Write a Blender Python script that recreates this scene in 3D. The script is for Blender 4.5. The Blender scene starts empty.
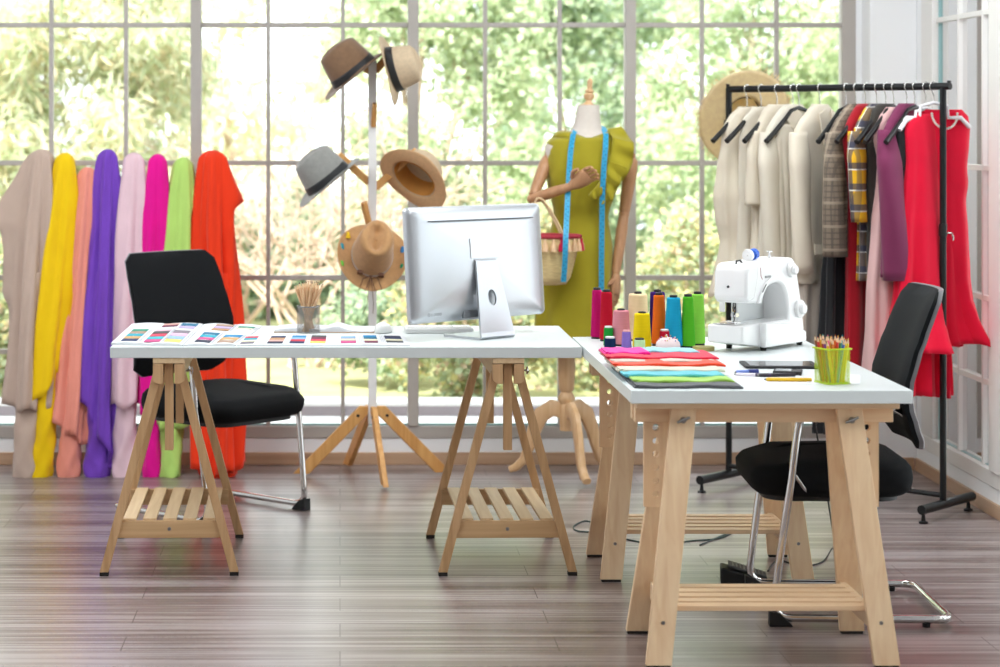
import bpy, bmesh, math, random
from mathutils import Vector, Matrix, noise
R = random.Random(7)
scn = bpy.context.scene
COL = scn.collection
PI = math.pi
CAM = 1.44; FPX = 2240.0; VX = 340.0; VY = 124.0

# ---------------------------------------------------------------- camera
cd = bpy.data.cameras.new('camera'); cam = bpy.data.objects.new('camera', cd); COL.objects.link(cam)
cam.location = (0, 0, CAM); cam.rotation_euler = (PI/2, 0, 0)
cd.sensor_width = 36; cd.lens = FPX/1000*36
cd.shift_x = (500-VX)/1000; cd.shift_y = -(333.5-VY)/1000
cd.clip_end = 200
cd.dof.use_dof = True; cd.dof.focus_distance = 7.0; cd.dof.aperture_fstop = 3.2
scn.camera = cam
# ---------------------------------------------------------------- sky, sun, exposure
w = bpy.data.worlds.new('sky'); scn.world = w; w.use_nodes = True
bg = w.node_tree.nodes['Background']; bg.inputs[0].default_value = (0.88, 0.95, 1.0, 1); bg.inputs[1].default_value = 3.6
sd = bpy.data.lights.new('sun', 'SUN'); sd.energy = 12.0; sd.angle = math.radians(1.5); sd.color = (1, .98, .95)
sun = bpy.data.objects.new('sun', sd); COL.objects.link(sun); sun.location = (-6, 2, 12)
sun.rotation_euler = Vector((.55, .75, -1.0)).to_track_quat('-Z', 'Y').to_euler()
def fill_light(x, y, e):  # unseen area lights added under the ceiling to fill the room
    l = bpy.data.lights.new('fill_light', 'AREA'); l.shape = 'RECTANGLE'; l.size = 1.2; l.size_y = 1.2; l.energy = e; l.color = (.95, .98, 1)
    o = bpy.data.objects.new('fill_light', l); COL.objects.link(o); o.location = (x, y, 3.05)
for x in (-1.6, 1.2):
    for y, e in ((1.2, 14), (4.4, 28), (7.4, 56)): fill_light(x, y, e)
vs = scn.view_settings
scn.display_settings.display_device = 'sRGB'
vs.view_transform = 'Standard'; vs.look = 'None'; vs.gamma = 1; vs.use_curve_mapping = False; vs.exposure = -0.2

# ---------------------------------------------------------------- helpers
def lin(h):
    if isinstance(h, str):
        h = h.lstrip('#'); c = [int(h[i:i+2], 16)/255 for i in (0, 2, 4)]
    else: c = list(h)
    return tuple(x/12.92 if x <= .04045 else ((x+.055)/1.055)**2.4 for x in c)+(1,)
_m = {}
def base(name):
    m = bpy.data.materials.new(name); m.use_nodes = True
    return m, m.node_tree, m.node_tree.nodes['Principled BSDF']
def mat(name, col, rough=.5, metal=0, var=.06, scale=30, bump=0, sheen=0, spec=.5, stretch=(1, 1, 1), trans=0, bscale=None):
    """plain material with a little object space noise in the colour and, if asked, in the relief"""
    if name in _m: return _m[name]
    m, nt, b = base(name); N = nt.nodes; L = nt.links
    c = lin(col)
    tc = N.new('ShaderNodeTexCoord'); mp = N.new('ShaderNodeMapping'); mp.inputs['Scale'].default_value = stretch
    L.new(tc.outputs['Object'], mp.inputs[0])
    nz = N.new('ShaderNodeTexNoise'); nz.inputs['Scale'].default_value = scale; nz.inputs['Detail'].default_value = 4
    L.new(mp.outputs[0], nz.inputs['Vector'])
    mx = N.new('ShaderNodeMix'); mx.data_type = 'RGBA'
    mx.inputs[6].default_value = tuple(max(0, x*(1-var*2)) for x in c[:3])+(1,)
    mx.inputs[7].default_value = tuple(min(1, x*(1+var*2)) for x in c[:3])+(1,)
    L.new(nz.outputs[0], mx.inputs[0]); L.new(mx.outputs[2], b.inputs['Base Color'])
    b.inputs['Roughness'].default_value = rough; b.inputs['Metallic'].default_value = metal
    b.inputs['Specular IOR Level'].default_value = spec
    if sheen: b.inputs['Sheen Weight'].default_value = sheen
    if bump:
        n2 = N.new('ShaderNodeTexNoise'); n2.inputs['Scale'].default_value = bscale or scale*3; n2.inputs['Detail'].default_value = 3
        L.new(mp.outputs[0], n2.inputs['Vector'])
        bp = N.new('ShaderNodeBump'); bp.inputs['Strength'].default_value = bump; bp.inputs['Distance'].default_value = .002
        L.new(n2.outputs[0], bp.inputs['Height']); L.new(bp.outputs[0], b.inputs['Normal'])
    if trans:
        tr = N.new('ShaderNodeBsdfTranslucent'); L.new(mx.outputs[2], tr.inputs[0])
        ms = N.new('ShaderNodeMixShader'); ms.inputs[0].default_value = trans
        L.new(b.outputs[0], ms.inputs[1]); L.new(tr.outputs[0], ms.inputs[2])
        L.new(ms.outputs[0], N['Material Output'].inputs[0])
    _m[name] = m
    return m
def wood(name, c1, c2, axis=1, rough=.5, sc=14):
    """wood grain running along the given object axis"""
    if name in _m: return _m[name]
    m, nt, b = base(name); N = nt.nodes; L = nt.links
    tc = N.new('ShaderNodeTexCoord'); mp = N.new('ShaderNodeMapping')
    s = [sc*3]*3; s[axis] = sc*.14; mp.inputs['Scale'].default_value = s
    L.new(tc.outputs['Object'], mp.inputs[0])
    nz = N.new('ShaderNodeTexNoise'); nz.inputs['Scale'].default_value = 1.0; nz.inputs['Detail'].default_value = 6; nz.inputs['Distortion'].default_value = .6
    L.new(mp.outputs[0], nz.inputs['Vector'])
    cr = N.new('ShaderNodeValToRGB'); cr.color_ramp.elements[0].position = .3; cr.color_ramp.elements[1].position = .72
    cr.color_ramp.elements[0].color = lin(c2); cr.color_ramp.elements[1].color = lin(c1)
    L.new(nz.outputs[0], cr.inputs[0]); L.new(cr.outputs[0], b.inputs['Base Color'])
    b.inputs['Roughness'].default_value = rough
    _m[name] = m
    return m
def fabric(name, col, rough=.75, trans=.12, sheen=.2, var=.05):
    return mat('fabric_'+name, col, rough=rough, var=var, scale=9, bump=.25, bscale=420, sheen=sheen, spec=.25, trans=trans)

def at(px, py, Y): return Vector(((px-VX)*Y/FPX, Y, CAM-(py-VY)*Y/FPX))
def on(px, py, Z=0.0):
    Y = (CAM-Z)*FPX/(py-VY); return Vector(((px-VX)*Y/FPX, Y, Z))

class MB:
    def __init__(s): s.v = []; s.f = []; s.mi = []; s.m = 0
    def add(s, V, F):
        n = len(s.v); s.v += [Vector(p) for p in V]
        for f in F: s.f.append([i+n for i in f]); s.mi.append(s.m)
        return s
    def box(s, c, d, M=None):
        x, y, z = d[0]/2, d[1]/2, d[2]/2
        V = [Vector(p) for p in ((-x,-y,-z),(x,-y,-z),(x,y,-z),(-x,y,-z),(-x,-y,z),(x,-y,z),(x,y,z),(-x,y,z))]
        if M: V = [M @ p for p in V]
        V = [p+Vector(c) for p in V]
        return s.add(V, [(0,3,2,1),(4,5,6,7),(0,1,5,4),(1,2,6,5),(2,3,7,6),(3,0,4,7)])
    def bb(s, x0, x1, y0, y1, z0, z1): return s.box(((x0+x1)/2,(y0+y1)/2,(z0+z1)/2),(x1-x0,y1-y0,z1-z0))
    def beam(s, p, q, wd, dp, side=(1,0,0), cut=True):
        """board from p to q, wd along side, dp across; ends cut level when cut"""
        p = Vector(p); q = Vector(q); d = (q-p).normalized(); sd_ = Vector(side); 
        sd_ = (sd_-d*sd_.dot(d)).normalized(); t = d.cross(sd_).normalized()
        V = []
        for e in (p, q):
            for a, b_ in ((-1,-1),(1,-1),(1,1),(-1,1)):
                o = sd_*(wd/2*a)+t*(dp/2*b_)
                if cut and abs(d.z) > .3: o = o-d*(o.z/d.z)
                V.append(e+o)
        return s.add(V, [(0,1,2,3),(7,6,5,4),(0,4,5,1),(1,5,6,2),(2,6,7,3),(3,7,4,0)])
    def tube(s, pts, r, n=10, closed=False, caps=True, flat=1.0, up=None):
        pts = [Vector(p) for p in pts]; k = len(pts)
        rs = r if isinstance(r, (list, tuple)) else [r]*k
        T = []
        for i in range(k):
            a = pts[(i-1) % k] if (closed or i > 0) else pts[i]
            b_ = pts[(i+1) % k] if (closed or i < k-1) else pts[i]
            t = (b_-a); T.append(t.normalized() if t.length > 1e-9 else Vector((0,0,1)))
        u = Vector(up) if up else (Vector((0,0,1)) if abs(T[0].z) < .9 else Vector((1,0,0)))
        V = []
        for i in range(k):
            u = (u-T[i]*u.dot(T[i])).normalized(); w_ = T[i].cross(u)
            for j in range(n):
                a = 2*PI*j/n; V.append(pts[i]+(u*math.cos(a)*flat+w_*math.sin(a))*rs[i])
        F = []
        for i in range(k if closed else k-1):
            for j in range(n):
                a = i*n+j; b_ = i*n+(j+1) % n; c = ((i+1) % k)*n+(j+1) % n; d = ((i+1) % k)*n+j
                F.append((a, b_, c, d))
        if caps and not closed:
            F.append(tuple(range(n))[::-1]); F.append(tuple(range((k-1)*n, k*n)))
        return s.add(V, F)
    def lathe(s, prof, n=20, M=None, o=(0,0,0), caps=True):
        V = []
        for r, z in prof:
            for j in range(n):
                a = 2*PI*j/n; p = Vector((r*math.cos(a), r*math.sin(a), z))
                V.append((M @ p if M else p)+Vector(o))
        F = []
        for i in range(len(prof)-1):
            for j in range(n):
                F.append((i*n+j, i*n+(j+1) % n, (i+1)*n+(j+1) % n, (i+1)*n+j))
        if caps:
            F.append(tuple(range(n))[::-1]); k = len(prof)-1; F.append(tuple(range(k*n, (k+1)*n)))
        return s.add(V, F)
    def loft(s, rings, c0=True, c1=True, closed=True):
        n = len(rings[0]); V = [p for r in rings for p in r]; F = []
        for i in range(len(rings)-1):
            for j in range(n if closed else n-1):
                F.append((i*n+j, i*n+(j+1) % n, (i+1)*n+(j+1) % n, (i+1)*n+j))
        if c0: F.append(tuple(range(n))[::-1])
        if c1: k = len(rings)-1; F.append(tuple(range(k*n, (k+1)*n)))
        return s.add(V, F)
    def prism(s, outline, y0, y1, M=None):
        """outline in x,z; extruded along y"""
        n = len(outline)
        V = [Vector((a, y0, b)) for a, b in outline]+[Vector((a, y1, b)) for a, b in outline]
        if M: V = [M @ p for p in V]
        F = [tuple(range(n)), tuple(range(n, 2*n))[::-1]]+[(i, i+n, (i+1) % n+n, (i+1) % n) for i in range(n)]
        return s.add(V, F)
    def build(s, name, mats, parent=None, loc=None, world=True, bevel=0, smooth=30, sub=0, seg=2, solid=0):
        """vertices are in world space (world=True) or already local to the parent"""
        me = bpy.data.meshes.new(name)
        off = Vector((0, 0, 0))
        if world:
            p = parent
            while p: off += p.location; p = p.parent
            if loc is not None: off = off+Vector(loc)
        me.from_pydata([tuple(p-off) for p in s.v], [], s.f)
        if not isinstance(mats, (list, tuple)): mats = [mats]
        for m in mats: me.materials.append(m)
        if len(mats) > 1: me.polygons.foreach_set('material_index', s.mi)
        bm = bmesh.new(); bm.from_mesh(me); bmesh.ops.recalc_face_normals(bm, faces=bm.faces); bm.to_mesh(me); bm.free()
        me.polygons.foreach_set('use_smooth', [bool(smooth)]*len(me.polygons))
        if smooth and not sub: me.set_sharp_from_angle(angle=math.radians(smooth))
        o = bpy.data.objects.new(name, me); COL.objects.link(o)
        if parent: o.parent = parent
        if loc is not None: o.location = loc
        if solid:
            q = o.modifiers.new('thickness', 'SOLIDIFY'); q.thickness = solid; q.offset = 0
        if bevel:
            q = o.modifiers.new('bevel', 'BEVEL'); q.width = bevel; q.segments = seg; q.limit_method = 'ANGLE'; q.angle_limit = math.radians(35)
        if sub:
            q = o.modifiers.new('sub', 'SUBSURF'); q.levels = sub; q.render_levels = sub
        return o
def tag(o, label=None, cat=None, group=None, kind=None):
    if label: o['label'] = label
    if cat: o['category'] = cat
    if group: o['group'] = group
    if kind: o['kind'] = kind
    return o
def thing(name, label, cat, loc=(0,0,0), rz=0, group=None):
    o = bpy.data.objects.new(name, None); COL.objects.link(o); o.empty_display_size = .1
    o.location = loc; o.rotation_euler = (0, 0, rz)
    return tag(o, label, cat, group)
def struct(o): o['kind'] = 'structure'; return o
def copy_thing(root):
    r = root.copy(); COL.objects.link(r)
    for ch in root.children:
        c = ch.copy(); COL.objects.link(c); c.parent = r
        for g in ch.children:
            d = g.copy(); COL.objects.link(d); d.parent = c
    return r
def axis_matrix(ax, roll=(0,0,1)):
    """rotation whose local z is ax; local x is as near to roll as can be"""
    z = Vector(ax).normalized(); x = Vector(roll); x = (x-z*x.dot(z))
    x = x.normalized() if x.length > 1e-5 else z.orthogonal().normalized()
    y = z.cross(x); return Matrix((x, y, z)).transposed()
def smoothstep(a, b, x):
    t = max(0, min(1, (x-a)/(b-a))); return t*t*(3-2*t)
def interp(tab, x):
    """piecewise linear through rows (x, ...)"""
    if x <= tab[0][0]: return tab[0][1:]
    for a, b in zip(tab, tab[1:]):
        if x <= b[0]:
            t = (x-a[0])/(b[0]-a[0]); t = t*t*(3-2*t)*.5+t*.5
            return tuple(p+(q-p)*t for p, q in zip(a[1:], b[1:]))
    return tab[-1][1:]

# ---------------------------------------------------------------- shared materials
M_white_paint = mat('white_wall_paint', '#f3f5f7', .7, var=.01, scale=3)
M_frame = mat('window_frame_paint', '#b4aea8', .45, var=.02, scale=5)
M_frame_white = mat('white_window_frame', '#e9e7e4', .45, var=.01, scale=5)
M_white_lam = mat('white_laminate', '#dfe6e6', .32, var=.01, scale=4)
M_black = mat('black_metal', '#17191a', .35, metal=.3, var=.05)
M_blackplastic = mat('black_plastic', '#141516', .5, var=.05)
M_chrome = mat('chrome', '#d6d4d2', .1, metal=1, var=.01)
M_pine = wood('pale_birch_wood', '#fadcb4', '#eac398', axis=2, rough=.5)
M_pine_x = wood('pale_birch_wood_rail', '#f9dab2', '#e8c095', axis=0, rough=.5)
M_pine_y = wood('pale_birch_wood_slat', '#fbe2c0', '#eecba4', axis=1, rough=.5)
M_oak = wood('trestle_wood', '#d8b083', '#bd9467', axis=2, rough=.55)
M_oak_x = wood('trestle_wood_rail', '#dfba8b', '#c59c6e', axis=0, rough=.55)
M_oak_y = wood('trestle_wood_slat', '#eed3aa', '#dab98b', axis=1, rough=.55)
M_bamboo = wood('bamboo', '#e2ae6c', '#c98f4e', axis=2, rough=.4)
# ================================================================ THE ROOM
YB = 9.47; XR = 2.40; XL = -3.2; YF = -2.5; ZC = 3.1
def floor_material():
    m, nt, b = base('laminate_floor'); N = nt.nodes; L = nt.links
    tc = N.new('ShaderNodeTexCoord')
    def noise_(s, sc=1.0, det=3):
        mp = N.new('ShaderNodeMapping'); mp.inputs['Scale'].default_value = s; L.new(tc.outputs['Object'], mp.inputs[0])
        n = N.new('ShaderNodeTexNoise'); n.inputs['Scale'].default_value = sc; n.inputs['Detail'].default_value = det; L.new(mp.outputs[0], n.inputs['Vector']); return n
    fine = noise_((.9, 42, 1), det=5); broad = noise_((.5, 9, 1), det=2); tint = noise_((1.5, 2.5, 1), det=2)
    br = N.new('ShaderNodeTexBrick'); br.offset = .5; br.inputs['Scale'].default_value = 1
    br.inputs['Brick Width'].default_value = 1.2; br.inputs['Row Height'].default_value = .17; br.inputs['Mortar Size'].default_value = .0016
    br.inputs['Color1'].default_value = (.25, .25, .25, 1); br.inputs['Color2'].default_value = (.75, .75, .75, 1); br.inputs['Mortar'].default_value = (0, 0, 0, 1)
    L.new(tc.outputs['Object'], br.inputs['Vector'])
    a1 = N.new('ShaderNodeMath'); a1.operation = 'MULTIPLY_ADD'; L.new(broad.outputs[0], a1.inputs[0]); a1.inputs[1].default_value = .7
    L.new(fine.outputs[0], a1.inputs[2])
    a2 = N.new('ShaderNodeMath'); a2.operation = 'MULTIPLY_ADD'; L.new(br.outputs[0], a2.inputs[0]); a2.inputs[1].default_value = .12; L.new(a1.outputs[0], a2.inputs[2])
    cr = N.new('ShaderNodeValToRGB'); e = cr.color_ramp.elements
    e[0].position = .70; e[0].color = lin('#635451'); e[1].position = 1.1; e[1].color = lin('#a59a98')
    k = cr.color_ramp.elements.new(.9); k.color = lin('#857672')
    L.new(a2.outputs[0], cr.inputs[0])
    t2 = N.new('ShaderNodeMix'); t2.data_type = 'RGBA'; t2.blend_type = 'MULTIPLY'; t2.inputs[0].default_value = 1
    tr = N.new('ShaderNodeValToRGB'); tr.color_ramp.elements[0].color = (.93, .95, 1, 1); tr.color_ramp.elements[1].color = (1, .96, .92, 1)
    L.new(tint.outputs[0], tr.inputs[0]); L.new(cr.outputs[0], t2.inputs[6]); L.new(tr.outputs[0], t2.inputs[7])
    mo = N.new('ShaderNodeMix'); mo.data_type = 'RGBA'; L.new(br.outputs['Fac'], mo.inputs[0]); L.new(t2.outputs[2], mo.inputs[6]); mo.inputs[7].default_value = lin('#54453f')
    L.new(mo.outputs[2], b.inputs['Base Color'])
    b.inputs['Roughness'].default_value = .3; b.inputs['Specular IOR Level'].default_value = .75
    bp = N.new('ShaderNodeBump'); bp.inputs['Strength'].default_value = .35; bp.inputs['Distance'].default_value = .002
    L.new(fine.outputs[0], bp.inputs['Height']); L.new(bp.outputs[0], b.inputs['Normal'])
    return m
f_ = MB(); f_.bb(XL, XR, YF, YB, -.06, 0)
struct(f_.build('floor', floor_material(), smooth=0))
c_ = MB(); c_.bb(XL-.15, XR+.15, YF, YB+.15, ZC, ZC+.15); struct(c_.build('ceiling', M_white_paint, smooth=0))
c_ = MB(); c_.bb(XL-.15, XR+.15, YF-.15, YF, 0, ZC); struct(c_.build('wall_front_unseen', M_white_paint, smooth=0))  # unseen wall behind the camera, added to cut the fill light
c_ = MB(); c_.bb(XL-.15, XL, YF, YB+.15, 0, ZC); struct(c_.build('wall_left', M_white_paint, smooth=0))
# back wall: low wall under the window and the head above it
c_ = MB(); c_.bb(XL, XR, YB, YB+.15, 0, .112).bb(XL, XR, YB, YB+.15, 2.85, ZC).bb(2.18, XR+.15, YB, YB+.15, .112, 2.85)
struct(c_.build('wall_back', M_white_paint, smooth=0))
c_ = MB(); c_.bb(2.205, XR, 9.32, YB, 0, ZC); struct(c_.build('wall_back_pillar', M_white_paint, bevel=.004))
c_ = MB(); c_.bb(XR, XR+.15, YF, 9.62, 0, .106).bb(XR, XR+.15, YF, 9.62, 2.85, ZC).bb(XR, XR+.15, 9.23, 9.62, .106, 2.85).bb(XR, XR+.15, YF, 3.2, .106, 2.85)
struct(c_.build('wall_right', M_white_paint, smooth=0))
M_base = wood('baseboard_wood', '#c7a689', '#b08d70', axis=0, rough=.4, sc=9)
M_base_y = wood('baseboard_wood_side', '#c7a689', '#b08d70', axis=1, rough=.4, sc=9)
c_ = MB(); c_.bb(XL, 2.19, YB-.012, YB, 0, .053).bb(2.19, XR-.012, 9.308, 9.32, 0, .053).bb(2.193, 2.205, 9.308, YB-.012, 0, .053)
struct(c_.build('baseboard_back', M_base, bevel=.003))
c_ = MB(); c_.bb(XR-.012, XR, YF, 9.308, 0, .053); struct(c_.build('baseboard_right', M_base_y, bevel=.003))
c_ = MB(); c_.bb(XL, XL+.012, YF, YB-.012, 0, .053); struct(c_.build('baseboard_left', M_base_y, bevel=.003))

def glass_mat():
    m, nt, b = base('window_glass'); N = nt.nodes; L = nt.links
    t = N.new('ShaderNodeBsdfTransparent'); t.inputs[0].default_value = (.97, .985, .975, 1)
    g = N.new('ShaderNodeBsdfGlossy'); g.inputs['Roughness'].default_value = .02
    fr = N.new('ShaderNodeFresnel'); fr.inputs[0].default_value = 1.45
    ms = N.new('ShaderNodeMixShader'); L.new(fr.outputs[0], ms.inputs[0]); L.new(t.outputs[0], ms.inputs[1]); L.new(g.outputs[0], ms.inputs[2])
    L.new(ms.outputs[0], N['Material Output'].inputs[0]); return m
M_glass = glass_mat()
M_gasket = mat('teal_glass_edge', '#8fb2b3', .3, var=.02)
ZROW = (.476, .789, 1.275, 1.859, 2.35)
# window 1, the back wall: bays of three panes between thick mullions
w1 = bpy.data.objects.new('window_1', None); COL.objects.link(w1); w1.location = (-.5, YB, .112); struct(w1)
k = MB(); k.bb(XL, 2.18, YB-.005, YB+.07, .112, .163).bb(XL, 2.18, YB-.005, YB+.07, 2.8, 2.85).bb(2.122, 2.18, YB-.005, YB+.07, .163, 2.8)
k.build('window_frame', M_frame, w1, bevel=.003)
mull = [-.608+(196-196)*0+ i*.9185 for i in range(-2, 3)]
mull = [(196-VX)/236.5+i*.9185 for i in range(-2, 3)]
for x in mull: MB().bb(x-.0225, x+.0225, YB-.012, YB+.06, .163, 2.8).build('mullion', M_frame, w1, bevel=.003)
edges = mull+[2.1515]
edges = [XL+.02]+edges if XL+.02 < mull[0] else edges
for a, b in zip(edges, edges[1:]):
    k = MB()
    for z in ZROW: k.bb(a+.022, b-.022, YB+.008, YB+.04, z-.0105, z+.0105)
    if b-a > .6:
        for q in (.332, .676): k.bb(a+q*.9185-.0085, a+q*.9185+.0085, YB+.005, YB+.043, .163, 2.8)
    k.build('muntin', M_frame, w1, bevel=.002)
k = MB(); k.add([(XL, YB+.024, .163), (2.13, YB+.024, .163), (2.13, YB+.024, 2.8), (XL, YB+.024, 2.8)], [(0, 1, 2, 3)]); k.build('glass', M_glass, w1, smooth=0)
k = MB(); k.bb(XL, 2.122, YB+.018, YB+.032, .163, .171); k.build('glass_edge', M_gasket, w1, smooth=0)
# window 2, the right wall
w2 = bpy.data.objects.new('window_2', None); COL.objects.link(w2); w2.location = (XR, 6.2, .106); struct(w2)
k = MB(); k.bb(XR-.006, XR+.09, 3.2, 9.23, .106, .165).bb(XR-.006, XR+.09, 3.2, 9.23, 2.8, 2.85).bb(XR-.006, XR+.09, 9.06, 9.23, .165, 2.8).bb(XR-.006, XR+.09, 3.2, 3.3, .165, 2.8)
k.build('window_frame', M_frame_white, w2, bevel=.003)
my = [8.17-i*.96 for i in range(0, 6)]
for y in my:
    if y > 3.4: MB().bb(XR-.015, XR+.075, y-.07, y+.07, .165, 2.8).build('mullion', M_frame_white, w2, bevel=.003)
ed = [9.13]+[y for y in my if y > 3.4]+[3.3]
for a, b in zip(ed, ed[1:]):
    k = MB()
    for z in ZROW: k.bb(XR+.012, XR+.045, b+.06, a-.06, z-.0105, z+.0105)
    if a-b > .8:
        for q in (8.74, 8.41): yy = q-(9.13-a if a < 9 else 0); k.bb(XR+.01, XR+.047, yy-.0085, yy+.0085, .165, 2.8)
    k.build('muntin', M_frame_white, w2, bevel=.002)
k = MB(); k.add([(XR+.028, 3.3, .165), (XR+.028, 9.07, .165), (XR+.028, 9.07, 2.8), (XR+.028, 3.3, 2.8)], [(0, 1, 2, 3)]); k.build('glass', M_glass, w2, smooth=0)
k = MB(); k.bb(XR+.02, XR+.036, 9.052, 9.06, .165, 2.8).bb(XR+.02, XR+.036, 3.3, 9.05, .165, .168); k.build('glass_edge', M_gasket, w2, smooth=0)

# ================================================================ OUTSIDE
M_terr = mat('pale_terrace_concrete', '#e6e4e2', .8, var=.05, scale=2.5)
M_kerb = mat('grey_kerb_stone', '#9a9094', .8, var=.08, scale=8)
M_kerbtop = mat('pale_kerb_cap', '#dcd9d6', .8, var=.04, scale=8)
k = MB(); k.bb(-7, 9, YB+.15, 11.05, -.12, 0).bb(XR+.15, 9, 0, YB+.15, -.12, 0); struct(k.build('trim_terrace', M_terr, smooth=0))
k = MB(); k.bb(-7, 9, 11.05, 11.25, -.12, .05); k.m = 1; k.bb(-7, 9, 11.04, 11.27, .05, .065); struct(k.build('trim_terrace_kerb', [M_kerb, M_kerbtop], smooth=0))
k = MB(); k.bb(-12, 14, 11.27, 32, -.3, -.08); struct(k.build('ground', mat('garden_soil_and_grass', '#a9a878', .95, var=.25, scale=3), smooth=0))
def leaf_mat(name, cols, tr=.5):
    m, nt, b = base(name); N = nt.nodes; L = nt.links
    oi = N.new('ShaderNodeNewGeometry'); cr = N.new('ShaderNodeValToRGB'); cr.color_ramp.interpolation = 'CONSTANT'
    while len(cr.color_ramp.elements) < len(cols): cr.color_ramp.elements.new(.5)
    for i, c in enumerate(cols): cr.color_ramp.elements[i].position = i/len(cols); cr.color_ramp.elements[i].color = lin(c)
    L.new(oi.outputs['Random Per Island'], cr.inputs[0]); L.new(cr.outputs[0], b.inputs['Base Color']); b.inputs['Roughness'].default_value = .6
    t = N.new('ShaderNodeBsdfTranslucent'); L.new(cr.outputs[0], t.inputs[0]); ms = N.new('ShaderNodeMixShader'); ms.inputs[0].default_value = tr
    L.new(b.outputs[0], ms.inputs[1]); L.new(t.outputs[0], ms.inputs[2]); L.new(ms.outputs[0], N['Material Output'].inputs[0]); return m
L_fresh = leaf_mat('fresh_green_leaves', ['#cbd6b2', '#bccca4', '#dae0c0', '#afc09c', '#e2e5c8', '#c4d0ae'])  # leaf colours here and below are paled to carry the garden haze
L_bamboo = leaf_mat('pale_bamboo_leaves', ['#dde1c4', '#cfd7b4', '#e4e1c4', '#dccfae', '#c4cfb0', '#e8e8d2'])
L_dark = leaf_mat('deep_green_leaves', ['#a9bb9e', '#b9c9a8', '#9db29a', '#c6d4b0', '#d2dbb8'])
L_flower = leaf_mat('green_leaves_and_yellow_flowers', ['#b4c09c', '#c8cfa4', '#dfd498', '#a3b292', '#bfc8a0', '#d8c0a6'])
M_bark = mat('pale_bark', '#b39c88', .9, var=.2, scale=12, stretch=(1, 1, .2))
def leaf(V, F, c, d, nrm, l, w_):
    s_ = d.cross(nrm).normalized()*w_; n = len(V)
    V += [c, c+d*l*.45+s_, c+d*l+nrm*(-.15*l), c+d*l*.45-s_]; F.append((n, n+1, n+2, n+3))
def foliage(name, label, cat, base_, blobs, n, mat_, size=(.05, .09), slim=.3, group=None, seed=1, drop=0, trunk=True):
    r = random.Random(seed); root = thing(name, label, cat, base_, group=group)
    V = []; F = []; tot = sum(b[3]**2 for b in blobs)
    for bx, by, bz, br in blobs:
        # small clumps inside every blob, leaves gathered round them
        cl = []
        for _ in range(max(4, int(26*br*br))):
            v = Vector((r.gauss(0, 1), r.gauss(0, 1), r.gauss(0, 1))).normalized()*br*r.uniform(.35, 1)
            cl.append(Vector((bx, by, bz))+Vector((v.x, v.y, v.z*.85)))
        for _ in range(int(n*br*br/tot)):
            c = r.choice(cl)+Vector((r.gauss(0, 1), r.gauss(0, 1), r.gauss(0, 1)))*.13*br**.5
            d = Vector((r.gauss(0, 1), r.gauss(0, 1), r.gauss(0, 1)-drop)).normalized()
            nr = Vector((r.gauss(0, 1), r.gauss(0, 1)-.6, r.gauss(0, 1)+.7)); nr = (nr-d*nr.dot(d)).normalized()
            l = r.uniform(*size); leaf(V, F, c, d, nr, l, l*slim)
    k = MB(); k.v = V; k.f = F; k.mi = [0]*len(F)
    o = k.build('crown' if trunk else 'leaves', mat_, root, smooth=0)
    if trunk:
        k = MB(); B = Vector(base_)
        for bx, by, bz, br in blobs:
            a = B+Vector((r.uniform(-.06, .06), r.uniform(-.06, .06), 0)); e = Vector((bx, by, bz)); mid = a.lerp(e, .5)+Vector((r.uniform(-.1, .1), 0, .1))
            k.tube([a, a.lerp(mid, .6), mid, e], [.045, .035, .025, .008], 6)
            for _ in range(5):
                v = Vector((r.uniform(-1, 1), r.uniform(-1, 1), r.uniform(.15, 1)))*br*.6
                k.tube([mid.lerp(e, r.random()), e+v*.6, e+v], [.010, .005, .002], 5)
        k.build('trunk', M_bark, root)
    return root
G = 'garden trees beyond the window'
def gpx(px, py, Y, r): p = at(px, py, Y); return (p.x, p.y, p.z, r)
foliage('bamboo_clump', 'pale feathery bamboo-like clump outside the panes farthest left', 'bamboo', (-2.4, 15.0, -.08),
        [gpx(-40, 60, 15.00, 0.80), gpx(60, 40, 15.30, 0.86), gpx(10, 190, 14.80, 0.80), gpx(110, 150, 15.20, 0.75), gpx(150, 60, 15.60, 0.64), gpx(30, 300, 14.70, 0.64), gpx(80, -90, 15.50, 0.86), gpx(-80, 250, 15.00, 0.64)], 22000, L_bamboo, (.10, .17), .11, seed=3, drop=.8)
foliage('tree', 'bushy garden tree outside the panes behind the hat stand', 'tree', (.6, 15.4, -.08),
        [gpx(400, 50, 15.60, 0.57), gpx(395, 150, 15.20, 0.47), gpx(480, 40, 15.40, 0.62), gpx(470, 150, 15.10, 0.62), gpx(520, 250, 15.20, 0.52), gpx(430, -60, 15.60, 0.83), gpx(440, 330, 14.90, 0.52)], 20000, L_fresh, (.045, .085), .34, seed=5)
foliage('tree', 'leafy green tree outside the window behind the mannequin', 'tree', (2.3, 18.2, -.08),
        [gpx(600, 40, 18.40, 0.85), gpx(560, 130, 18.20, 0.73), gpx(650, 150, 18.20, 0.79), gpx(590, 240, 18.00, 0.73), gpx(640, -40, 18.20, 0.97), gpx(540, 10, 18.60, 0.72), gpx(670, 290, 18.00, 0.61)], 21000, L_dark, (.05, .09), .34, seed=6)
foliage('tree', 'light green tree outside the window behind the clothes rack', 'tree', (3.2, 15.6, -.08),
        [gpx(750, 40, 15.60, 0.82), gpx(820, 100, 15.70, 0.72), gpx(740, 170, 15.40, 0.72), gpx(830, 230, 15.60, 0.72), gpx(760, 290, 15.40, 0.62), gpx(800, -60, 15.80, 0.92), gpx(700, 100, 15.70, 0.51)], 21000, L_fresh, (.045, .085), .34, seed=8)
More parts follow.
